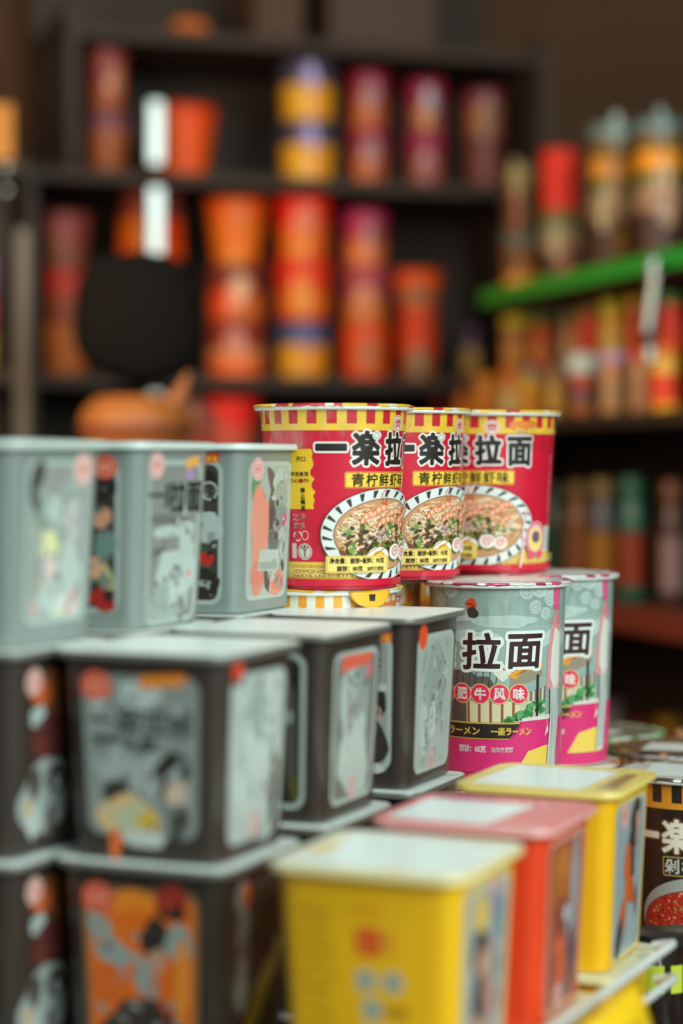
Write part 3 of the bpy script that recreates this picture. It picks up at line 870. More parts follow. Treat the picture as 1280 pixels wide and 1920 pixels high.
# A2 front strip
pA2f = panel(6, 100, (66, 64, 58))
for i, (x, y, a, b, c) in enumerate([(20, 86, 9, 9, BK), (12, 78, 10, 2.4, LG), (20, 56, 13, 11, WB), (14, 34, 12, 15, (70, 85, 62)), (22, 36, 6, 4, (190, 50, 45)), (18, 20, 13, 10, (52, 50, 42)), (20, 20, 6, 2, LG), (0, 50, 12, 20, MGY)]): pA2f.blob(x, y, a, b, c, seed=i + 80)
pA2f.ell(24, 82, 5, 4, (66, 64, 58)); pA2f.ring(24, 80, 5.5, 5.5, 1.2, WB); banner(pA2f, 22, 100, 9, (225, 95, 50))
# A2 right
pA2 = panel(8, 99, (165, 178, 172))
for i, (x, y, a, b, c, r) in enumerate([(-22, 84, 7, 10, (75, 150, 110), 0), (-14, 55, 15, 26, (222, 148, 125), .12), (4, 84, 13, 5, (90, 92, 86), -.9), (12, 86, 7, 9, WB, 0), (18, 76, 8, 12, LG, .3), (4, 62, 5, 17, (80, 84, 80), .1), (16, 58, 9, 13, (130, 150, 142), 0), (8, 44, 7, 10, (100, 110, 106), .3), (22, 46, 4, 9, WB, 0), (24, 60, 3.5, 4, (215, 80, 120), 0), (-16, 22, 10, 11, (215, 130, 112), 0), (16, 18, 12, 9, (218, 135, 115), 0), (0, 21, 4, 9, (84, 84, 78), .3)]): pA2.blob(x, y, a, b, c, rot=r, seed=i + 110)
pA2.poly([(-16, 27), (18, 26), (18, 40), (-14, 41)], WB); pA2.poly([(-13, 28), (16, 27), (16, 32), (-13, 33)], LG)
badge(pA2, -20, 94, 8.5, (222, 130, 120), True)
# T0 front
pT0 = panel(13, 98, (140, 150, 146), (140, 150, 146))
pT0.text('一楽拉面', 0, 74, 14, (72, 74, 70), .4)
for i, (x, y, a, b, c) in enumerate([(0, 88, 13, 7, (190, 205, 200)), (-20, 64, 9, 2, DG), (0, 62, 10, 4, (75, 78, 74)), (-16, 50, 12, 9, (165, 178, 174)), (10, 44, 16, 12, (165, 178, 174)), (18, 46, 11, 12, BK), (21, 38, 6, 9, (215, 190, 165)), (-12, 34, 12, 8, (60, 60, 55)), (-8, 22, 18, 13, (225, 190, 135)), (-5, 22, 13, 9, (190, 195, 165)), (3, 22, 7, 5, (215, 180, 70)), (0, 12, 16, 4, (195, 205, 200)), (22, 22, 6, 9, DG), (-17, 9, 4, 8, (225, 110, 55))]): pT0.blob(x, y, a, b, c, seed=i + 140)
badge(pT0, -25, 92, 9); banner(pT0, 13, 95, 13)
mottle(pT0, 3, 46, -27, 27, 16, 90, [(165, 176, 172), (122, 130, 126), (100, 104, 100), (180, 192, 188)])
# T0 right / T series: pale picture, a robe-like white mass
def pale_right(seed, top=(135, 138, 132), ban=False, mass=True):
    p = panel(8, 98, top, FRC)
    p.blob(0, 62, 22, 26, LG, seed=seed)
    for i in range(9):
        rd = random.Random(seed * 13 + i)
        p.blob(rd.uniform(-20, 20), rd.uniform(20, 88), rd.uniform(4, 9), rd.uniform(7, 16), rd.choice([WB, WB, LG, (190, 200, 196), (150, 156, 152)]), seed=seed + i)
    if mass: p.blob(0, 34, 25, 22, WB, seed=seed + 3); p.blob(2, 48, 15, 16, WB, same=True, seed=seed + 4)
    if ban: p.poly([(-24, 86), (22, 89), (24, 95), (-20, 96)], (225, 100, 80)); p.blob(20, 84, 4, 5, (210, 110, 120), seed=4)
    p.ring(0, 16, 6, 6, 1.4, (228, 150, 145)); p.ring(0, 16, 2.5, 3.5, 1.2, (228, 150, 145))
    return p


pT0r = pale_right(200, (175, 186, 182))
pT0r.blob(24, 30, 5, 16, (95, 95, 88), seed=2); pT0r.blob(22, 50, 3, 5, DG, seed=3)
pT0r.ell(-27, 101, 6, 8, (228, 75, 45)); pT0r.ell(-27, 95, 4, 3, (120, 40, 60))
mottle(pT0r, 5, 30, -20, 26, 20, 92, [WB, LG, (132, 138, 134), (95, 96, 90)], 2.5, 4)
for k in range(7): pT0r.blob(25 - k % 3, 14 + k * 5, 4, 4, (66, 62, 56), seed=k)
pT1f = panel(8, 99, BK)
pT1f.blob(24, 50, 5, 30, (80, 80, 70), seed=5); pT1f.blob(27, 20, 3, 8, (90, 85, 40), seed=6); pT1f.blob(20, 62, 5, 6, LG, seed=7)
pT1r = pale_right(230, (118, 122, 116), True)
mottle(pT1r, 6, 20, -22, 22, 50, 84, [LG, (132, 138, 134), (150, 130, 145), (96, 98, 92)], 2.5, 5)
pT1r.blob(-16, 66, 4, 20, WB, seed=11); pT1r.blob(-8, 60, 2.5, 14, (150, 130, 145), seed=12)
pT2f = panel(12, 99, (150, 156, 150))
pT2f.text('香', 19, 80, 14, (62, 58, 54), .5)
for i, (x, y, a, b, c) in enumerate([(18, 54, 11, 12, (52, 46, 42)), (20, 49, 6, 8, (190, 155, 135)), (18, 30, 12, 16, (58, 55, 52)), (20, 38, 4, 6, (150, 150, 142)), (10, 22, 4, 6, (90, 88, 82)), (20, 13, 10, 3, (200, 205, 198)), (-5, 50, 9, 22, LG)]): pT2f.blob(x, y, a, b, c, seed=i + 260)
pT2f.rect(-30, 63, 30, 68, WB); banner(pT2f, 24, 96, 9, (225, 115, 60))
pT2r = pale_right(270, (165, 176, 171), False, False)
for i in range(7):
    rd = random.Random(i + 900); pT2r.blob(rd.uniform(-20, 20), rd.uniform(25, 80), 1.2, rd.uniform(4, 9), (125, 132, 128), rot=rd.uniform(-.5, .5), seed=i)
pT2r.ell(-24, 97, 7.5, 8.5, (232, 85, 45))
mottle(pT2r, 7, 40, -24, 24, 14, 90, [WB, LG, (120, 126, 122), (140, 150, 146)], 2.2, 5)
mottle(pT2f, 8, 14, 8, 28, 15, 84, [(120, 124, 120), (90, 90, 85), (180, 190, 185)], 2.5, 4)
mottle(pA0, 9, 40, -24, 26, 16, 92, [WB, LG, (120, 132, 126), (190, 190, 170), (150, 156, 152)], 3, 4)
mottle(pA1, 10, 36, -26, 26, 8, 70, [WB, LG, (110, 114, 110), (140, 146, 142)], 3, 3)
mottle(pA2, 11, 40, 2, 27, 14, 92, [WB, LG, (86, 90, 84), (120, 140, 132), (70, 74, 70)], 2.6, 4)
mottle(pA2f, 12, 20, 8, 28, 10, 84, [(90, 96, 88), (45, 42, 36), LG], 2.5, 3)
mottle(pAf, 13, 20, 10, 28, 16, 88, [BK, (110, 130, 124), MGY], 3, 3)
# T column's left neighbours: face at the left edge
pE = panel(6, 100, (60, 46, 40), (70, 60, 52))
for i, (x, y, a, b, c) in enumerate([(8, 88, 22, 9, (150, 85, 45)), (-8, 86, 10, 7, (205, 95, 50)), (16, 78, 12, 10, (120, 75, 45)), (-12, 74, 7, 6, WB), (6, 62, 18, 12, (110, 55, 50)), (0, 30, 24, 22, (165, 175, 170)), (14, 38, 9, 8, (62, 56, 52)), (15, 36, 4, 4, (190, 200, 196)), (-14, 38, 6, 9, (80, 72, 66)), (8, 16, 4, 10, (110, 100, 95)), (-16, 18, 6, 9, (185, 195, 190)), (-22, 26, 3, 4, (205, 150, 60))]): pE.blob(x * .8 - 12, y, a, b, c, seed=i + 300)
for k in range(3): pE.ring(-12, 58, 8 + 5 * k, 6 + 4 * k, 1.6, (85, 40, 40), a0=0, a1=PI)
badge(pE, -26, 93, 8, (225, 130, 110), True)
# L front: orange picture
pL = panel(2, 97, (232, 112, 32), (150, 110, 70))
for i, (x, y, a, b, c, r) in enumerate([(-6, 90, 16, 6, (240, 140, 40), 0), (-23, 72, 7, 14, LG, .3), (-12, 60, 16, 7, LG, -.6), (2, 48, 6, 14, LG, .2), (8, 72, 8, 10, (48, 42, 40), 0), (9, 60, 5, 7, (190, 150, 130), 0), (22, 70, 8, 10, LG, .4), (-20, 46, 9, 10, (222, 105, 40), 0), (24, 50, 4, 24, (240, 145, 50), 0), (0, 24, 18, 18, (64, 56, 54), 0), (16, 22, 15, 9, (58, 50, 48), -.4), (-16, 20, 12, 8, (70, 62, 58), .4), (4, 18, 6, 4, (130, 125, 122), 0), (14, 7, 14, 4, (225, 140, 40), 0), (8, 46, 4, 5, (180, 135, 115), 0)]): pL.blob(x, y, a, b, c, rot=r, seed=i + 330)
badge(pL, -24, 91, 9.5); pL.ell(18, 93, 9, 8, (160, 50, 38)); pL.blob(18, 86, 8, 4, BK, seed=9)
mottle(pL, 14, 30, -26, 26, 6, 90, [(236, 100, 24), (228, 80, 20), (150, 150, 140), (70, 60, 56)], 3, 4)
pLr = panel(6, 97, (64, 60, 52), (80, 80, 74))
for i, (x, y, a, b, c, r) in enumerate([(-18, 74, 8, 12, LG, 0), (-16, 58, 9, 9, (120, 126, 120), .3), (-18, 44, 8, 14, (165, 178, 170), 0), (6, 34, 9, 34, (170, 165, 60), -.7), (16, 70, 10, 16, BK, 0)]): pLr.blob(x, y, a, b, c, rot=r, seed=i + 360)
pLr.ell(-20, 91, 8, 9, LG); pLr.ell(-16, 92, 5, 7, (228, 110, 60))
# Y0 front: yellow back-of-pack
YL = (240, 184, 22)
pYf = Print()
rd = random.Random(5); rowt = ['-' * n for n in (7, 6, 7, 7, 6, 7, 5, 6, 6, 5, 5, 6)]
for k, tx in enumerate(rowt): pYf.dashes(-25 + rd.uniform(-1, 1), 88 - k * 6.3, len(tx) * 2.9, 2.9, (140, 92, 20), k)
pYf.dashes(1, 90, 14, 3.6, (215, 70, 30), 40)
pYf.rect(-5, 68, 8, 82, (225, 85, 35), r=2); pYf.dashes(1.5, 75, 8, 7, (235, 150, 60), 41); pYf.rect(9, 69, 15, 81, (232, 160, 45), r=1)
for x, y, cc in ((0, 56, (190, 195, 180)), (14, 56, (190, 195, 180)), (3, 42, (190, 195, 180))):
    pYf.ell(x, y, 5.6, 5.6, cc); pYf.ring(x, y, 4, 4, 1.1, (110, 130, 130)); pYf.ell(x, y, 1.8, 1.8, (110, 130, 130))
pYf.rect(9, 38, 22, 45, (200, 145, 25), r=1.5)
pYf.rect(-3, 5, 27, 33, (205, 208, 190))
x = -0.5
while x < 24.5:
    wd = rd.choice([.5, .8, 1.2]); pYf.rect(x, 10, x + wd, 30, (50, 45, 40), same=x > -.4); x += wd + rd.choice([.6, .9, 1.3])
pYf.dashes(12, 7.2, 24, 2.2, (50, 45, 40), 42)
# Y right: blue grey panels with brown and orange shapes
def y_right(seed, L_, fr=(225, 215, 160), bg_=(158, 172, 178)):
    p = panel(3, 101, bg_, fr, 34)
    for i, (x, y, a, b, c, r) in enumerate(L_): p.blob(x, y, a, b, c, rot=r, seed=seed + i)
    return p


pY0 = y_right(400, [(-9, 84, 10, 13, (232, 195, 90), 0), (10, 88, 8, 10, (150, 150, 170), 0), (22, 74, 6, 16, (110, 145, 150), 0), (-8, 66, 11, 12, (66, 54, 48), .2), (-6, 60, 7, 8, (205, 150, 120), 0), (10, 58, 9, 14, (190, 170, 165), -.3), (-6, 42, 11, 13, (60, 50, 46), 0), (8, 40, 7, 15, (200, 150, 140), .3), (-12, 24, 9, 9, (225, 115, 45), 0), (4, 18, 14, 5, (228, 130, 60), .4), (6, 8, 10, 5, (210, 215, 205), 0), (22, 36, 3, 8, (110, 65, 45), 0), (20, 54, 5, 8, (110, 140, 140), 0), (22, 14, 6, 5, (90, 195, 150), 0)])
badge(pY0, 12, 96, 6, (225, 130, 120), True)
pY1 = y_right(430, [(-8, 78, 16, 20, (190, 110, 55), 0), (-6, 86, 9, 8, (205, 125, 60), 0), (18, 70, 8, 26, (165, 168, 172), 0), (-6, 54, 10, 14, (150, 70, 60), .2), (4, 56, 5, 5, (205, 215, 225), 0), (12, 50, 8, 10, (160, 160, 165), 0), (-8, 30, 10, 18, (222, 90, 45), .1), (16, 32, 8, 16, (90, 80, 95), 0), (-20, 30, 4, 14, (120, 70, 70), 0), (8, 14, 9, 6, (150, 110, 105), 0)], (226, 160, 140), (175, 95, 70))
badge(pY1, -8, 12, 8, (228, 130, 120), True)
pY2 = y_right(460, [(12, 84, 10, 17, (78, 66, 58), 0), (20, 76, 6, 14, (165, 160, 160), 0), (17, 84, 4, 6, (205, 165, 150), 0), (4, 62, 8, 18, (70, 56, 48), .2), (-3, 60, 7, 14, (222, 105, 50), 0), (2, 44, 10, 9, (222, 110, 55), -.2), (-12, 26, 7, 14, (214, 100, 50), -.3), (-18, 16, 6, 14, (66, 56, 52), -.4), (10, 40, 5, 12, (205, 95, 45), .3), (10, 20, 12, 15, (165, 180, 186), 0), (20, 34, 3, 10, (120, 100, 95), 0)], (215, 205, 160))
badge(pY2, -14, 92, 9, (228, 120, 110), True)

PALE, FOIL = (204, 220, 214), (230, 240, 236)
lidPlain = (FOIL, None)
def lidw(base, patch, extra=None, q=((-34, -30), (30, -40), (38, 26), (-26, 36))):
    p = Print()
    p.poly(list(q), patch)
    if extra:
        for (x0, y0, x1, y1, c) in extra: p.poly([(x0, y0), (x1, y0 + 2), (x1 - 3, y1), (x0 + 2, y1 - 2)], c)
    return (base, p)


Tg = 'grey and dark square tubs on the left'
GREY, DARK, EDGE = (128, 139, 135), (54, 47, 41), (104, 102, 95)
# L and T columns and the E column to their left, bottom to top; hidden ones only carry the rest
for i in range(3):
    cT = T0 + U * PITCH * i
    cE = A0 + U * PITCH * i
    words = ('nearest', 'middle', 'farthest')[i]
    # base level
    for cc, who in ((cT, 'under the dark tubs'), (cE, 'under the grey tubs')):
        tub(cc, zT - 2 * TH_, DARK, EDGE, lidPlain, None, None, 'dark square tub at the base of the stand, %s pile %s' % (words, who), 'tubs at the base', 'p')
    tub(cE, zT - TH_, DARK, EDGE, lidPlain, None, pE, ('dark square tub at the photo\'s lower left corner, orange and white picture' if i == 0 else 'dark square tub hidden low in the left column, %s of its row' % words), Tg, 'p')
    tub(cT, zT - TH_, DARK, EDGE, lidPlain, pL if i == 0 else None, pLr if i == 0 else None, ('dark square tub with orange picture, in the bottom row beside the yellow tub' if i == 0 else 'dark square tub in the bottom row hidden behind the yellow tubs, %s of its row' % words), Tg, 'p')
    tub(cE, zT, DARK, EDGE, lidPlain, None, pE, ('dark square tub at the left edge, its lid carrying the nearest grey tub' if i == 0 else 'dark square tub below the grey tubs, %s of its row' % words), Tg, 'p')
    tub(cT, zT, DARK, EDGE, lidPlain, (pT0, pT1f, pT2f)[i], (pT0r, pT1r, pT2r)[i], ('dark square tub with a bowl picture and red badge, nearest of the middle row', 'dark square tub with a white robe picture and red banner, second of the middle row', 'dark square tub with pale side, third of the middle row, beside the pink cup')[i], Tg, 'p')
    tub(cE, zA, GREY, PALE, lidPlain, (None, pAf, pA2f)[i], (pA0, pA1, pA2)[i], ('grey square tub in the top row at the photo\'s left edge, pale yellow disc pictured', 'grey square tub in the middle of the top row, lettering on its pale side', 'grey square tub in the top row right beside the striped red cup, salmon picture')[i], Tg, 'p')

Yg = 'yellow and red square tubs'
lidY0 = lidw((226, 226, 205), (226, 236, 232), [(-46, -20, -34, 20, (235, 205, 140)), (8, -46, 20, -38, (232, 205, 150)), (20, 38, 44, 46, (205, 200, 130))], ((-42, -42), (46, -46), (47, 36), (-38, 44)))
lidY1 = lidw((226, 130, 130), (226, 236, 234), [(-44, 34, -6, 44, (140, 60, 130)), (4, 30, 8, 44, (235, 235, 225)), (14, 30, 17, 44, (235, 235, 225)), (24, 28, 27, 44, (235, 235, 225)), (20, -49, 49, -43, (238, 225, 222))], ((-46, -40), (14, -44), (20, 28), (-46, 30)))
lidY2 = lidw((228, 205, 120), (224, 236, 234), [(34, -36, 47, 30, (165, 130, 80))], ((-44, -40), (26, -44), (30, 36), (-40, 42)))
ORR = (228, 66, 30)
for i in range(3):
    c = Y0 + U * PITCH * i
    words = ('nearest', 'middle', 'farthest')[i]
    tub(c, zY - TH_, YL, (238, 232, 170), ((228, 236, 205), None), None, None, 'yellow square tub with pale lid under the %s' % ('front yellow tub', 'red tub', 'rear yellow tub')[i], 'lower yellow tubs', 'm')
    tub(c, zY, (YL, ORR, YL)[i], ((236, 222, 150), (236, 175, 170), (236, 215, 120))[i], (lidY0, lidY1, lidY2)[i], (pYf, None, None)[i], (pY0, pY1, pY2)[i], ('yellow square tub with barcode and ingredient print, nearest of all tubs', 'red square tub between the two yellow tubs', 'yellow square tub behind the red tub, brown and orange picture')[i], Yg, None)


# ---- round cups
def cup_map(rt, rb, H):
    Rm = (rt + rb) / 2
    def f(x, y, off):
        r = rb + (rt - rb) * y / H + off; a = x / Rm
        return (r * sin(a) * MM, -r * cos(a) * MM, y * MM)
    return f


def cup_meshes(rt, rb, H, bodyc, pr, skirt, lidtop, rimc=(228, 232, 226), lidprint=None, film=True):
    """four meshes of one kind of round cup: body with its print, rolled rim, foil lid, shrink film at the neck"""
    out = {}
    mb = MB()
    mb.lathe([((rb - 4) * MM, 2.5 * MM), ((rb - 3) * MM, 0), (rb * MM, 0), ((rb + (rt - rb) * .02) * MM, H * .02 * MM), ((rb + (rt - rb) * .5) * MM, H * .5 * MM), ((rt - .1) * MM, (H - 2.6) * MM)], mat(bodyc, 0.34, 0, .4), 96)
    if pr: pr.bake(mb, cup_map(rt, rb, H), 2.5, clipx=(-PI * (rt + rb) / 2 * .995, PI * (rt + rb) / 2 * .995), ymax=H - 2.8)
    out['body'] = mb
    mb = MB(); R, q_ = rt + 2.6, 1.6
    mb.lathe([((R - 3.4) * MM, (H - 4.0) * MM)] + [((R + q_ * cos(a)) * MM, (H - 3.0 + q_ * 1.1 * sin(a)) * MM) for a in (-2.2, -1.6, -1.0, -.5, 0, .5, 1.0)], mat(rimc, 0.3, 0, .3), 96, cap0=False, cap1=False)
    out['rim'] = mb
    mb = MB(); rd = random.Random(int(rt * 10 + H)); n = 120
    zj = [rd.uniform(-.5, .5) for _ in range(n)]; rj = [rd.uniform(-.3, .3) for _ in range(n)]
    ms = [mat(cc, 0.3, .15, .2) for cc in skirt]; seq = []
    while len(seq) < n: seq += [rd.choice(ms)] * rd.choice([1, 2, 3, 4])
    mtop = mat(lidtop, 0.26, .3, 0, bump=.5, scale=45)
    rings = []
    for r, z, jj in ((rt + 4.4, H - 2.3, 1), (rt + 4.8, H - 1.5, .5), (rt + 4.3, H - .8, .2), (rt + 2.5, H - .3, 0.1), (rt - 2, H - .5, 0), (rt - 14, H - .6, 0), (rt - 30, H - .5, 0), (1, H - .5, 0)):
        rings.append([((r + rj[i] * jj) * sin(2 * PI * i / n) * MM, -(r + rj[i] * jj) * cos(2 * PI * i / n) * MM, (z + zj[i] * jj) * MM) for i in range(n)])
    mb.loft(rings, None, False, True, mfun=lambda k, i: seq[i] if k < 4 else mtop)
    if lidprint: lidprint.bake(mb, lambda x, y, off: (x * MM, y * MM, (H - .45 + off * .3) * MM), 0)
    out['lid'] = mb
    if film:
        mb = MB(); n = 72
        rings = []
        for k in range(8):
            f = k / 7; z = H - 5 - f * 26
            rb_ = rb + (rt - rb) * z / H
            rings.append([((rb_ + .9 + (rt + 5.2 - rb_) * (1 - f) ** 1.7 + .35 * sin(i * 2.3 + k) * (1 - f)) * sin(2 * PI * i / n) * MM, -(rb_ + .9 + (rt + 5.2 - rb_) * (1 - f) ** 1.7 + .35 * sin(i * 2.3 + k) * (1 - f)) * cos(2 * PI * i / n) * MM, z * MM) for i in range(n)])
        mb.loft(rings, film_mat(), False, False)
        out['film'] = mb
    return out


def cup_proto(meshes, label, group, loc, rz):
    t = thing('noodle_cup', loc, rz, label, 'noodle cup', group)
    kids = [meshes['body'].build('body', t), meshes['rim'].build('rim', t), meshes['lid'].build('lid', t)]
    if 'film' in meshes:
        o = meshes['film'].build('shrink_film', t); o['label'] = 'clear crinkled film at the neck'; kids.append(o)
    return t


def cup_copy(src, label, group, loc, rz):
    r = src.copy(); COL.objects.link(r); r.location = loc; r.rotation_euler = (0, 0, rz); r['label'] = label
    if group: r['group'] = group
    for ch in list(src.children):
        c_ = ch.copy(); COL.objects.link(c_); c_.parent = r
    return r


def face_cam(x, y, beta=0.0):
    return -math.asin(x / math.hypot(x, y)) + math.radians(beta)


def noodle_bowl(p, cx, cy, rx, ry, Rm, chilli=False, rimc=(222, 228, 224)):
    """the photographed bowl printed on the label"""
    p.ell(cx, cy, rx, ry, (70, 60, 50), n=72); p.ell(cx, cy, rx - .5, ry - .5, rimc, n=72)
    ix, iy = rx * .80, ry * .76
    if not chilli:
        for k in range(26):
            a = PI * 2 * k / 26 + .06; a2 = a + .07
            w1 = .045
            p.poly([(cx + (rx - 1.2) * cos(a - w1), cy + (ry - 1.2) * sin(a - w1)), (cx + (rx - 1.2) * cos(a + w1), cy + (ry - 1.2) * sin(a + w1)), (cx + (ix + 1.5) * cos(a2 + w1 * .5), cy + (iy + 1.5) * sin(a2 + w1 * .5)), (cx + (ix + 1.5) * cos(a2 - w1 * .5), cy + (iy + 1.5) * sin(a2 - w1 * .5))], (52, 50, 52), same=k > 0)
    else:
        ix, iy = rx * .95, ry * .8; cy -= ry * .12
    p.ell(cx, cy, ix + .6, iy + .6, (90, 60, 40), n=60); p.ell(cx, cy, ix, iy, (205, 150, 105) if not chilli else (176, 48, 34), n=60)
    if not chilli: p.blob(cx - ix * .3, cy - iy * .42, ix * .62, iy * .48, (120, 76, 46), rough=.12, seed=6)
    rd = random.Random(11)
    def inside(x, y, k=.92): return ((x - cx) / ix) ** 2 + ((y - cy) / iy) ** 2 < k
    if chilli:
        for k in range(620):
            x, y = rd.uniform(-ix, ix) + cx, rd.uniform(-iy, iy) + cy
            if inside(x, y): p.blob(x, y, rd.uniform(.6, 1.5), rd.uniform(.5, 1.1), rd.choice([(222, 70, 48), (205, 52, 38), (180, 38, 30), (232, 110, 76), (120, 30, 24), (150, 140, 66), (240, 150, 110)]), same=k % 30 > 0, seed=k, n=7, rot=rd.uniform(0, 3))
        p.text('乐', cx + ix * .1, cy - iy * .35, 6.5, (235, 205, 190), .15)
        return
    # noodles
    for k in range(300):
        x, y = rd.uniform(-.95, .95) * ix + cx, rd.uniform(-.35, .95) * iy + cy
        if not inside(x, y, .85): continue
        a = rd.uniform(-.6, .9); L = rd.uniform(6, 14); b = rd.uniform(-3, 3)
        pts = [(x + (t_ - .5) * L * cos(a) - b * 4 * (t_ - .5) ** 2 * sin(a), y + (t_ - .5) * L * sin(a) + b * 4 * (t_ - .5) ** 2 * cos(a)) for t_ in [i / 7 for i in range(8)]]
        pts = [q for q in pts if inside(*q, .95)]
        if len(pts) > 2: p.line(pts, rd.uniform(.7, 1.2), rd.choice([(236, 206, 168), (222, 172, 122), (242, 224, 198), (210, 150, 100), (240, 214, 184)]), same=k % 8 > 0)
    # shrimps
    for k, (sx, sy, a, L) in enumerate([(-.35, .45, .5, 15), (-.1, .62, .35, 17), (.2, .52, .2, 18), (.45, .35, .5, 17), (.0, .3, .3, 16), (.35, .1, .6, 15), (.62, .55, .4, 13), (.65, .1, .7, 12)]):
        x, y = cx + sx * ix, cy + sy * iy
        pts = [(x + (i / 8 - .5) * L * cos(a) + (1 - (2 * i / 8 - 1) ** 2) * 3 * -sin(a), y + (i / 8 - .5) * L * sin(a) + (1 - (2 * i / 8 - 1) ** 2) * 3 * cos(a)) for i in range(9)]
        p.line(pts, 4.8, (216, 120, 72), taper=True); p.line(pts, 3.2, (240, 190, 155), taper=True)
        for i in (2, 4, 6): p.line([(pts[i][0] - 1.6 * -sin(a), pts[i][1] - 1.6 * cos(a)), (pts[i][0] + 1.6 * -sin(a), pts[i][1] + 1.6 * cos(a))], .7, (215, 85, 45), same=i > 2)
    p.line([(cx - ix * .05, cy + iy * .85), (cx - ix * .12, cy + iy * 1.12), (cx - ix * .02, cy + iy * 1.3)], .6, (215, 70, 45)); p.line([(cx - ix * .02, cy + iy * .8), (cx + .02 * ix, cy + iy * 1.15)], .6, (215, 70, 45), same=True)
    # dark meat and greens
    for k in range(90):
        x, y = cx + rd.uniform(-.85, .35) * ix, cy + rd.uniform(-.75, .25) * iy
        if inside(x, y, .85): p.blob(x, y, rd.uniform(1.2, 2.6), rd.uniform(1, 2), rd.choice([(88, 60, 40), (70, 90, 40), (95, 130, 55), (60, 50, 36), (120, 150, 75), (190, 185, 120)]), same=k % 12 > 0, seed=k, n=9, rot=rd.uniform(0, 3), rough=.5)
    for k in range(40):
        x, y = cx + rd.uniform(-.2, .8) * ix, cy + rd.uniform(-.5, .1) * iy
        if inside(x, y, .85): p.blob(x, y, rd.uniform(.8, 1.8), rd.uniform(.8, 1.5), rd.choice([(95, 130, 55), (130, 160, 80), (70, 100, 45), (225, 215, 190)]), same=k % 10 > 0, seed=k + 50, n=9, rough=.5)
    # half egg and a fish cake slice
    ex, ey = cx - ix * .16, cy - iy * .62
    p.ell(ex, ey, 9, 6.6, (210, 205, 190)); p.ell(ex, ey + .2, 8.4, 6, (240, 240, 232)); p.ell(ex + .3, ey - .2, 5.4, 4, (240, 170, 45)); p.ell(ex - .6, ey + .4, 3.2, 2.2, (248, 195, 70))
    fx, fy = cx + ix * .26, cy - iy * .5
    p.ell(fx, fy, 6, 5.4, (240, 232, 226)); p.spiral(fx, fy, 4, 1.6, 1.0, (228, 110, 105))
    p.ell(cx + ix * .52, cy - iy * .55, 5.2, 5, (240, 225, 215)); p.spiral(cx + ix * .52, cy - iy * .55, 3.4, 1.5, .9, (225, 110, 100))
    # chopsticks and watermark
    p.line([(cx - ix * 1.05, cy - iy * 1.12), (cx + ix * .35, cy + iy * .12)], .7, (190, 120, 70)); p.line([(cx - ix * .95, cy - iy * 1.14), (cx + ix * .5, cy + iy * .05)], .6, (120, 60, 40), same=True)
    p.text('一乐', cx - ix * .22, cy - iy * .06, 7, (215, 60, 50), .1, (245, 235, 225), .45, rot=.15)


def emblem(p, x, y, r, c=(214, 50, 60)):
    p.ell(x, y, r, r, (238, 232, 222)); p.ring(x, y, r * .84, r * .84, .5, c)
    for k in (-1, 0, 1): p.rect(x + k * r * .36 - .5, y - r * .5, x + k * r * .36 + .5, y + r * .45, c, same=k > -1)
    p.rect(x - r * .55, y + r * .1, x + r * .55, y + r * .28, c); p.ring(x, y + r * .1, r * .55, r * .42, .5, c)


# ---- red shrimp cup
RRT, RRB, RH = 51.0, 43.5, 126.0
Rm = (RRT + RRB) / 2
deg = lambda a: a / 180 * PI * Rm
STRY, STRR = (242, 200, 70), (205, 36, 48)
RED = (206, 24, 54)
p = Print()
half = PI * Rm
p.rect(-half, 107.5, half, 123.4, STRY)
x = deg(-180) + 2; k = 0
while x < half - 8:
    p.rect(x, 112, x + 6.6, 123.4, STRR, same=k > 0); x += 12.9; k += 1
p.rect(-half, 7, half, 18.5, (236, 196, 84))
for k in range(30):
    xx = -half + 6 + k * 9.7
    for rr in (2.2, 4.2, 6.2): p.ring(xx, 8, rr * 1.3, rr, .55, (246, 224, 150), same=True if (k or rr > 3) else False, a0=0.1, a1=PI - .1, n=10)
bx = deg(45)
noodle_bowl(p, bx, 37, 46, 31.5, Rm)
p.rect(-half, 2.5, half, 7, RED)
# weight box
p.rect(deg(-6), 11.5, deg(48), 23, (240, 214, 120), r=1.2)
p.frame(deg(-6) + .8, 12.3, deg(48) - .8, 22.2, 1, .35, (190, 140, 60))
p.text('净含量：面饼+配料：93克', deg(20), 19.6, 3.6, (60, 40, 30), .16, width=38)
p.text('面饼：80克', deg(13), 14.4, 3.4, (60, 40, 30), .16, width=17); p.text('油炸方便面', deg(35), 14.2, 2.7, (60, 40, 30), .08, width=13)
# flavour label
p.rect(deg(9), 68.5, deg(82), 79.5, (244, 206, 76), r=1.5); p.frame(deg(9) + .5, 69, deg(82) - .5, 79, 1.2, .5, (200, 60, 50))
for k, ch in enumerate('青柠鲜虾味'): p.text(ch, deg(20 + 12.8 * k), 74, 8.6, (46, 36, 32), .22, width=8.8)
# title
for k, (ch, a, y, h, wd) in enumerate([('一', -2, 96, 3.2, 19), ('楽', 27, 95.5, 22, 19), ('拉', 57.5, 95, 21.5, 18.5), ('面', 87, 94, 21, 18.5)]):
    p.text(ch, deg(a), y, h, (36, 30, 30), .95, (232, 232, 226), 1.3, width=wd)
p.ell(deg(36), 104, 3.4, 3.0, (232, 236, 230)); p.ring(deg(36), 104, 2.2, 2, .5, (150, 170, 160))
emblem(p, deg(61), 112.5, 5.6)
for k in range(4): p.blob(deg(80) + k * 5.2, 114 + (k % 2), 3.2, 3.4, (236, 140, 60), same=k > 0, seed=k)
p.dashes(deg(88), 108.9, 12, 2.6, (90, 110, 170), 43)
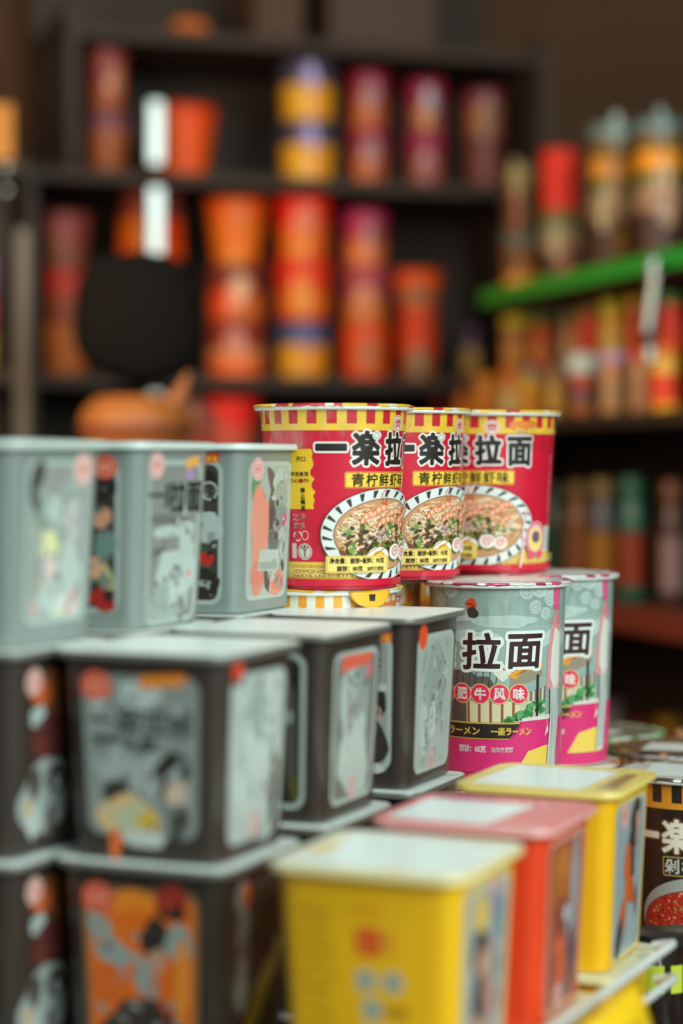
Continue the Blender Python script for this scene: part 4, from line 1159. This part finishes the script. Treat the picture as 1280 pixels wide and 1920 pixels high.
# yellow brush patch on the left with warnings
pts = []
rd = random.Random(3)
for k in range(15): pts.append((deg(-17) + rd.uniform(-1.8, 1.8), 95 - k * 2.9))
for k in range(15): pts.append((deg(-62) + rd.uniform(-1.2, 1.2), 54 + k * 2.9))
p.poly(pts, (236, 190, 40))
p.text('开口', deg(-27), 88, 3.2, (70, 45, 30), .12); p.text('冲泡食用', deg(-29), 78, 3.2, (70, 45, 30), .12); p.text('小心操作!', deg(-29), 73.5, 3.2, (205, 50, 40), .12)
for k, ch in enumerate('禁止微波'): p.text(ch, deg(-26), 67 - k * 4, 3.4, (70, 45, 30), .15)
p.text('之味', deg(-30), 49, 5, (236, 190, 180), .1); p.text('环保', deg(-30), 43, 4, (236, 190, 180), .1)
for q_ in range(3):
    a = q_ * 2.094
    p.line([(deg(-32) + 3 * cos(a), 36 + 3 * sin(a)), (deg(-32) + 3.4 * cos(a + .6), 36 + 3.4 * sin(a + .6)), (deg(-32) + 3 * cos(a + 1.3), 36 + 3 * sin(a + 1.3))], .9, (238, 205, 200), same=q_ > 0)
p.ring(deg(-25), 36.5, 2.4, 3, .5, (238, 205, 200))
p.ell(deg(-25.5), 25.5, 5.6, 5.6, (214, 200, 190)); p.ring(deg(-25.5), 25.5, 4.6, 4.6, .5, (110, 90, 85)); p.line([(deg(-25.5), 22), (deg(-25.5), 27)], 1.1, (90, 70, 65)); p.line([(deg(-25.5) - 3, 29), (deg(-25.5), 26), (deg(-25.5) + 3, 29)], .8, (90, 70, 65)); p.ell(deg(-25.5), 28.6, 1, 1, (90, 70, 65))
p.rect(deg(-36) - 2, 21, deg(-36) + 2, 31, (232, 190, 185))
for k in range(3): p.dashes(deg(-22), 15.6 - k * 3.2, 26, 1.7, (90, 60, 40), 44 + k)
# round plain badge near the seam, and the seam's small print
p.ell(deg(106), 27, 10.5, 13, (236, 190, 190)); p.ring(deg(106), 27, 9, 11.5, 1.3, (214, 60, 90)); p.ell(deg(106), 26, 7, 9, (240, 214, 130)); p.ell(deg(106), 28, 4.2, 4.6, (120, 90, 120)); p.ell(deg(101), 14, 4, 3, (226, 90, 110)); p.ell(deg(112), 14.5, 4, 3, (226, 90, 110), same=True)
p.line([(deg(88), 5), (deg(91), 20), (deg(90), 36), (deg(94), 50)], 1.6, (238, 200, 200))
p.dashes(deg(132), 62, 58, 3.2, (238, 190, 200), 48, True)
p.rect(deg(124), 16, deg(140), 36, (225, 222, 210)); p.rect(deg(126), 18, deg(138), 34, (190, 205, 205))
shr = cup_meshes(RRT, RRB, RH, RED, p, [STRY, STRR, STRY, (236, 226, 190)], (232, 224, 200))
gS = 'striped red shrimp noodle cups'
zS = -88.0
cups = []
for k, (x, y, b) in enumerate(((-5.5, 1480, 0), (42, 1594, 4), (118, 1681, -60))):
    lb = ('striped red noodle cup nearest the grey tubs, first of three', 'striped red noodle cup in the middle of the three', 'striped red noodle cup at the right end of the three')[k]
    loc = (x * MM, y * MM, zr(zS)); rz = face_cam(x, y, b)
    if k == 0: cups.append(cup_proto(shr, lb, gS, loc, rz))
    else: cups.append(cup_copy(cups[0], lb, gS, loc, rz))

# ---- pink and grey beef cup
PRT, PRB, PH = 50.5, 45.0, 147.0
Rm = (PRT + PRB) / 2; half = PI * Rm
PGR, MGT = (152, 176, 170), (222, 52, 120)
p = Print()
p.rect(-half, 40, half, 72, (150, 168, 160))
p.oy = 7
# soft sky bands and curls
for i, (a, y, rx, ry) in enumerate([(-20, 100, 18, 6), (5, 112, 22, 5), (30, 98, 16, 6), (-40, 116, 16, 5), (60, 100, 14, 7)]): p.blob(deg(a), y, rx, ry, (184, 204, 198), seed=i + 7)
for i, (a, y, r) in enumerate([(25, 133, 5.5), (37, 136, 7.5), (49, 128, 6), (33, 122, 5), (44, 117, 4.6), (54, 138, 4.6), (-42, 134, 6), (-54, 126, 5), (47, 139, 4)]):
    p.ell(deg(a), y, r, r, (192, 210, 205)); p.spiral(deg(a), y, r * .8, 1.6, .45, (150, 172, 166), ph=i)
p.blob(deg(-3), 137, 2, 1, (60, 60, 55), rot=.5, seed=4)
# emblem fish at the left
p.blob(deg(-22), 124, 3.6, 5, (220, 80, 50), rot=.5, seed=8); p.blob(deg(-21), 118, 4, 4, (60, 54, 52), seed=9); p.ring(deg(-24), 121, 3.5, 3.5, .7, (60, 54, 52), a0=-1, a1=2)
p.oy = 9.5
# street scene: roofs, walls, hedge, pole
p.poly([(deg(-60), 62), (deg(-60), 74), (deg(-25), 74), (deg(-18), 70), (deg(-8), 70), (deg(0), 62)], (96, 92, 88))
for k in range(9): p.line([(deg(-50 + 6 * k), 62), (deg(-48 + 6 * k), 73)], .6, (60, 58, 56), same=k > 0)
p.poly([(deg(-6), 74), (deg(4), 80), (deg(14), 72), (deg(4), 66)], (222, 222, 210)); p.poly([(deg(-2), 76), (deg(3), 78.5), (deg(8), 74)], (210, 80, 50))
p.poly([(deg(10), 62), (deg(12), 73), (deg(40), 78), (deg(42), 70), (deg(30), 66)], (150, 140, 120))
p.poly([(deg(8), 70), (deg(24), 80), (deg(44), 79), (deg(40), 74), (deg(22), 74), (deg(16), 68)], (228, 160, 60))
p.poly([(deg(14), 70), (deg(26), 77), (deg(40), 76.5), (deg(28), 75)], (175, 100, 40))
p.rect(deg(-30), 37, deg(20), 52, (216, 208, 170)); 
for a in (-26, -16, -6, 4, 14): p.rect(deg(a) - 1, 37, deg(a) + 1, 52, (150, 90, 60), same=a > -26)
p.rect(deg(-60), 37, deg(-28), 56, (88, 80, 74)); p.poly([(deg(20), 37), (deg(20), 56), (deg(46), 62), (deg(46), 37)], (198, 196, 170))
for k in range(5): p.rect(deg(24 + 5 * k), 52, deg(26.5 + 5 * k), 58 + k, (120, 110, 100), same=k > 0)
rd = random.Random(4)
for k in range(46):
    f = rd.random(); a = 8 + 36 * f; y = 38 + 18 * f * rd.uniform(.35, 1)
    p.blob(deg(a), y, rd.uniform(1.4, 3), rd.uniform(1.2, 2.6), rd.choice([(50, 130, 70), (70, 150, 85), (40, 105, 60), (95, 165, 100)]), same=k % 9 > 0, seed=k, n=10, rough=.5)
p.rect(deg(35.5), 31, deg(38), 71, (48, 42, 42))
p.poly([(deg(22), 40), (deg(60), 42), (deg(60), 38), (deg(22), 36.5)], (214, 218, 208))
p.rect(-half, -9, half, 14, MGT)
# magenta ground and black ribbon
p.poly([(-half, 0.8), (half, 0.8), (half, 40), (deg(30), 38), (deg(22), 36.5), (deg(14), 26), (deg(10), 24.5), (-half, 24.5)], MGT)
p.poly([(-half, 25), (deg(10), 25), (deg(20), 36.5), (-half, 36.5)], (48, 40, 36)); p.line([(-half, 36.4), (deg(19.8), 36.4)], 1.1, (205, 170, 70)); p.line([(-half, 25.2), (deg(10), 25.2)], .7, (205, 170, 70))
p.text('ラーメン', deg(-31), 30.6, 5.4, (236, 200, 90), .2); p.text('一楽ラーメン', deg(3) + 8, 30.6, 5.6, (236, 200, 90), .25, width=30)
p.poly([(deg(16), .8), (deg(28), 16), (deg(44), 19), (deg(60), 20), (deg(60), .8)], (240, 206, 90))
p.poly([(deg(46), 26), (deg(49), 34), (deg(47), 40), (deg(51), 30)], (245, 220, 215))
p.text('面饼：65克', deg(-23), 17.8, 4.6, (245, 225, 225), .25, width=21); p.text('油炸方便面', deg(4), 17.5, 3.6, (245, 225, 225), .12, width=16)
p.text('净含量：面饼+配料：80克', deg(-78), 17.8, 4.4, (245, 225, 225), .2, width=40)
# flavour discs
for k, ch in enumerate('番茄肥牛风味'):
    a = 18.5 - 16.8 * (5 - k)
    p.ell(deg(a), 57.5, 7.4, 7.4, (236, 190, 120)); p.ell(deg(a), 57.5, 6.7, 6.7, (222, 50, 90)); p.text(ch, deg(a), 57.4, 8, (246, 232, 224), .35, width=8)
# title
for ch, a, h, wd in (('一', -95, 3.5, 24), ('楽', -56, 25, 26), ('拉', -14, 25.5, 27), ('面', 24, 23.5, 25)):
    p.text(ch, deg(a), 88, h, (58, 34, 36), .75, (226, 234, 228), 2.2, width=wd, shear=.06)
# plain upright ribbon at the right: pink above, pale below
p.poly([(deg(54), 117), (deg(52.5), 143), (deg(64), 143), (deg(63), 117)], (226, 90, 140)); p.dashes(deg(58.5), 130, 18, 4.5, (236, 130, 165), 49, True)
p.poly([(deg(47), 62), (deg(48), 86), (deg(52), 108), (deg(58), 117), (deg(66), 112), (deg(70), 60), (deg(58), 54)], (222, 150, 156))
p.poly([(deg(52), 68), (deg(53), 88), (deg(57), 104), (deg(66), 100), (deg(67), 64), (deg(59), 58)], (224, 228, 218))
p.poly([(deg(50), 2), (deg(53), 40), (deg(52), 60), (deg(64), 62), (deg(66), 40), (deg(62), 2)], (205, 214, 208))
for k, (a0, a1) in enumerate(((53, 55), (56, 56.5), (60, 59), (63, 62))): p.line([(deg(a0), 4), (deg(a1), 30), (deg(a0 + 1), 60)], .8, (140, 146, 144), same=k > 0)
p.line([(deg(49), 2), (deg(52), 40), (deg(51), 60)], .8, (70, 56, 56))
p.oy = 0
lidP = Print(); lidP.poly([(-30, -22), (36, -30), (30, 26), (-34, 20)], (226, 236, 232))
pinkm = cup_meshes(PRT, PRB, PH, PGR, p, [(222, 226, 222), (214, 80, 130), (225, 222, 222), (170, 60, 110)], (222, 226, 224), lidprint=lidP)
gP = 'grey and magenta beef noodle cups'
P1 = cup_proto(pinkm, 'grey and magenta noodle cup touching the dark tubs, left of the pair', gP, (.115, 1.570, zr(zS - PH)), face_cam(115, 1570))
P2 = cup_copy(P1, 'grey and magenta noodle cup at the stand\'s right end, right of the pair', gP, (.163, 1.672, zr(zS - PH)), face_cam(163, 1672, 1))

# ---- cups under the red ones, orange and white stripes
def striped(bodyc, band, sq, H, tall=18, n=26, extra=None):
    Rm_ = 47.75; p = Print(); hf = PI * Rm_
    p.rect(-hf, H - 5 - tall, hf, H - 3.5, band); w_ = 2 * hf / n
    for k in range(n): p.rect(-hf + k * w_, H - 5 - tall * .75, -hf + (k + .5) * w_, H - 3.5, sq, same=k > 0)
    if extra: extra(p)
    return p


def qx(p):
    emblem(p, 32, 132, 7, (200, 80, 40))
    for k in range(4): p.blob(46 + k * 5, 133, 3, 4.5, (232, 120, 50), same=k > 0, seed=k)
qm = cup_meshes(PRT, PRB, PH, (222, 120, 30), striped((222, 120, 30), (232, 160, 40), (226, 222, 206), PH, extra=qx), [(236, 226, 200), (236, 190, 60), (222, 220, 210)], (230, 222, 196), film=False)
Q1 = cup_proto(qm, 'orange and white striped cup right under the nearest striped red cup', 'striped orange cups under the red ones', (-.012, 1.495, zr(zS - PH)), face_cam(-12, 1495))
mb = MB()   # peel tab of its lid, folded down at the front
tb = mat((238, 180, 50), .35); tk = mat((50, 40, 36), .4)
a0 = .62
rows = []
for j in range(6):
    f = j / 5; row = []
    for i in range(13):
        a = a0 + (i / 12 - .5) * .62 * math.sqrt(max(0.02, 1 - f * f))
        row.append(mb.bm.verts.new(((PRT + 5.6 + f * .3) * sin(a) * MM, -(PRT + 5.6 + f * .3) * cos(a) * MM, (PH - 1.5 - f * 12) * MM)))
    rows.append(row)
for j in range(5):
    for i in range(12): mb.face((rows[j][i], rows[j + 1][i], rows[j + 1][i + 1], rows[j][i + 1]), tk if j in (1, 2) and abs(i - 5.5) < 2 - j * .5 else tb)
o = mb.build('pull_tab', Q1); so = o.modifiers.new('thick', 'SOLIDIFY'); so.thickness = .0004; o['label'] = 'yellow pull tab with a black mark'
for x, y, lb in ((10, 1615, 'orange and white striped cup under the middle striped red cup'), (56, 1722, 'orange and white striped cup under the rearmost striped red cup')):
    c_ = cup_copy(Q1, lb, 'striped orange cups under the red ones', (x * MM, y * MM, zr(zS - PH)), face_cam(x, y))
    for ch in list(c_.children):
        if ch.name.startswith('pull_tab'): bpy.data.objects.remove(ch)

# ---- lower level of round cups
zK = zS - PH
KH = 147.0
KB = (44, 34, 30)
def kx(p):
    Rm_ = 47.75; dg_ = lambda a: a / 180 * PI * Rm_
    for ch, a, h, wd in (('一', -42, 3.2, 18), ('楽', -14, 24, 21), ('拉', 14, 23, 21), ('面', 42, 22, 21)):
        p.text(ch, dg_(a), 104, h, (232, 226, 205), .8, (120, 84, 56), 1.2, width=wd)
    p.rect(dg_(-27), 74.5, dg_(38), 89, (200, 160, 90), r=1.5); p.rect(dg_(-27) + .8, 75.3, dg_(38) - .8, 88.2, (52, 42, 38), r=1.2)
    for k, ch in enumerate('剁椒拌面'): p.text(ch, dg_(-18.5 + 15.5 * k), 81.8, 10.5, (226, 224, 212), .25, width=10.5)
    noodle_bowl(p, dg_(6), 43, 47, 31.5, Rm_, True, (165, 165, 158))
    p.poly([(dg_(-50), 76), (dg_(-51), 88), (dg_(-49), 96), (dg_(-47.5), 86)], (90, 120, 50))
    p.rect(-PI * Rm_, 1, PI * Rm_, 9, KB)
lidK = Print(); lidK.poly([(-38, -30), (34, -38), (42, 20), (-30, 34)], (228, 238, 234)); lidK.poly([(-20, 34), (30, 30), (26, 42), (-14, 44)], (150, 120, 95))
km = cup_meshes(PRT, PRB, KH, KB, striped(KB, (226, 150, 50), (46, 38, 34), KH, 18, 20, kx), [(226, 226, 216), (150, 120, 100), (222, 226, 220), (70, 56, 48)], (222, 228, 222), lidprint=lidK, film=False)
gK = 'cups of the lower level at the right'
K1 = cup_proto(km, 'black cup with amber checks and a chilli bowl picture, cut by the right edge', gK, (.266, 1.612, zr(zK - KH)), face_cam(266, 1612))
def hx(p): pass
lidH = Print(); lidH.poly([(-30, -28), (40, -34), (36, 10), (-22, 18)], (226, 236, 232))
for k in range(14): lidH.poly([(-44 + 6 * k, 26 - .3 * (k - 7) ** 2), (-41 + 6 * k, 26 - .3 * (k - 7) ** 2), (-41 + 6 * k, 30 - .3 * (k - 7) ** 2), (-44 + 6 * k, 30 - .3 * (k - 7) ** 2)], (200, 150, 95), same=k > 0)
hm = cup_meshes(PRT, PRB, KH, (120, 70, 36), striped((120, 70, 36), (205, 130, 60), (226, 220, 200), KH, 16, 24), [(150, 105, 70), (60, 44, 36), (205, 150, 95), (70, 52, 42)], (120, 100, 84), lidprint=lidH, film=False)
H1 = cup_proto(hm, 'cup with brown checked lid and a white patch behind the black cup', gK, (.276, 1.748, zr(zK - KH)), face_cam(276, 1748))
cup_copy(H1, 'cup with orange brown lid edge at the right edge, rearmost', gK, (.345, 1.845, zr(zK - KH)), face_cam(345, 1845, 40))
lidG = Print(); lidG.poly([(-44, -12), (2, -34), (20, -6), (-30, 24)], (226, 234, 230))
gm = cup_meshes(PRT, PRB, KH, (70, 130, 70), None, [(190, 215, 180), (90, 160, 80), (222, 228, 216)], (120, 122, 112), rimc=(150, 190, 140), lidprint=lidG, film=False)
G1 = cup_proto(gm, 'cup with green edged grey lid behind the grey and magenta cups', gK, (.226, 1.85, zr(zK - KH)), face_cam(226, 1850))
om = cup_meshes(PRT, PRB, KH, (205, 110, 40), striped((205, 110, 40), (222, 140, 60), (226, 220, 206), KH, 16, 24), [(232, 226, 210), (205, 150, 110), (226, 226, 216)], (226, 228, 218), film=False)
O1 = cup_proto(om, 'orange checked cup under the left grey and magenta cup', gK, (.115, 1.570, zr(zK - KH)), face_cam(115, 1570))
cup_copy(O1, 'orange checked cup under the right grey and magenta cup', gK, (.163, 1.672, zr(zK - KH)), face_cam(163, 1672))
for x, y, lb in ((-12, 1495, 'nearest'), (10, 1615, 'middle'), (56, 1722, 'rearmost')):
    cup_copy(O1, 'orange checked cup low in the pile under the %s striped red cup' % lb, gK, (x * MM, y * MM, zr(zK - KH)), face_cam(x, y))

# ---- plinths and table that carry the stacks
zTop = EYE - 0.47
table = thing('display_table', (0, 1.45, 0), -TH, 'low dark display table carrying all the front stacks', 'table')
tm = mat((58, 48, 42), .5, name='dark_table')
mb = MB(); mb.box(-.42, .46, -.42, .62, zTop - .03, zTop, tm); mb.build('table_top', table, bevel=.003)
for sx in (-.38, .42):
    for sy in (-.38, .58):
        mb = MB(); mb.box(sx - .02, sx + .02, sy - .02, sy + .02, 0, zTop - .03, tm); mb.build('leg', table, bevel=.002)


def plinth(c, sx, sy, ztop, label):
    t = thing('riser', (c.x * MM, c.y * MM, zTop), -TH, label, 'riser')
    mb = MB(); mb.box(-sx / 2, sx / 2, -sy / 2, sy / 2, 0, ztop - zTop, tm); mb.build('block', t, bevel=.002)


plinth((T0 + A0) / 2 + U * PITCH, .21, .40, zr(zT - 3 * TH_), 'low dark block under the dark tub stacks')
plinth(Y0 + U * PITCH, .10, .385, zr(zY - 2 * TH_), 'low dark block under the yellow tub stacks')
for x0, y0, lb in ((-12, 1495, 'under the nearest striped orange cup'), (10, 1615, 'under the middle striped orange cup'), (56, 1722, 'under the rearmost striped orange cup'), (115, 1570, 'under the left grey and magenta cup'), (163, 1672, 'under the right grey and magenta cup'), (266, 1612, 'under the black cup'), (276, 1748, 'under the brown checked cup'), (226, 1850, 'under the green edged cup'), (345, 1845, 'under the rearmost cup at the right')):
    plinth(Vector((x0, y0)), .07, .07, zr(zK - KH), 'small dark block ' + lb)

# ---- chrome guard rails, packet and bottle at the lower right
chrome = mat((236, 242, 240), .3, .3, name='chrome')
rc = Y0 + V * 74 + U * PITCH * 2
t = thing('guard_rail', (rc.x * MM, rc.y * MM, zTop), -TH - 0.05, 'pair of chrome rails along the stand\'s right side', 'rail')
for z, L in ((zr(-297), .24), (zr(-318), .24)):
    zl = z - zTop; x_ = .001 if z < zr(-300) else 0
    pts = [(x_, -L, zl)] + [(x_, -L * (1 - f), zl) for f in (.3, .6, .9)] + [(x_, -.004, zl), (x_ - .002, .004, zl - .001), (x_ - .008, .009, zl - .003), (x_ - .016, .010, zl - .005)]
    mb = MB(); mb.tube(pts, .0027, chrome, 14); mb.build('rail', t)
for yy in (-.2, -.235):
    mb = MB(); mb.tube([(-.004, yy, 0), (-.004, yy, zr(-297) - zTop)], .0025, chrome, 12); mb.build('upright', t)
pc = Y0 + V * 86 + U * 68
t = thing('noodle_packet', (pc.x * MM, pc.y * MM, zr(-308)), 0, 'crumpled yellow packet hanging outside the chrome rails', 'packet')
t.rotation_euler = (math.radians(78), 0, -TH + PI / 2)
py = mat((240, 196, 30), .32, 0, .3, bump=.4, scale=40); pw = mat((238, 226, 150), .35); pk_ = mat((120, 90, 25), .4)
mb = MB(); pillow(mb, .10, .046, .02, py, n=22, wr=.10, seed=4, mfun=lambda s_, i, j: (pw if (j in (11, 12) and 5 < i < 17) or (j in (5, 6) and 8 < i < 15) else pk_ if (j == 15 and i in (7, 8, 12, 13)) else py)); mb.build('body', t)
for i in range(2):
    cb = (Vector((210, 1405)), Vector((232, 1452)))[i]
    t = thing('sauce_bottle', (cb.x * MM, cb.y * MM, zTop), 0, ('dark glass bottle with flat black cap in front of the chilli cup', 'dark glass bottle cut by the right edge, behind the capped one')[i], 'bottle', 'dark bottles by the rails')
    gls = mat((34, 26, 22), .12, 0, .6); lbm = mat((190, 205, 60), .4); bz = zr(-314) - zTop - .01 * i
    mb = MB(); mb.lathe([(.018, 0), (.02, .004), (.02, bz - .034), (.02, bz - .016), (.019, bz - .015), (.0165, bz - .012), (.0165, bz - .004)], None, 28, mfun=lambda k, i_: lbm if k == 2 and (i_ + 8) % 28 < 11 and i_ % 4 else gls); mb.build('body', t)
    mb = MB(); mb.lathe([(.0165, bz - .006), (.018, bz - .005), (.018, bz + .002), (.0165, bz + .003)], mat((40, 36, 34), .35), 28); mb.build('cap', t)
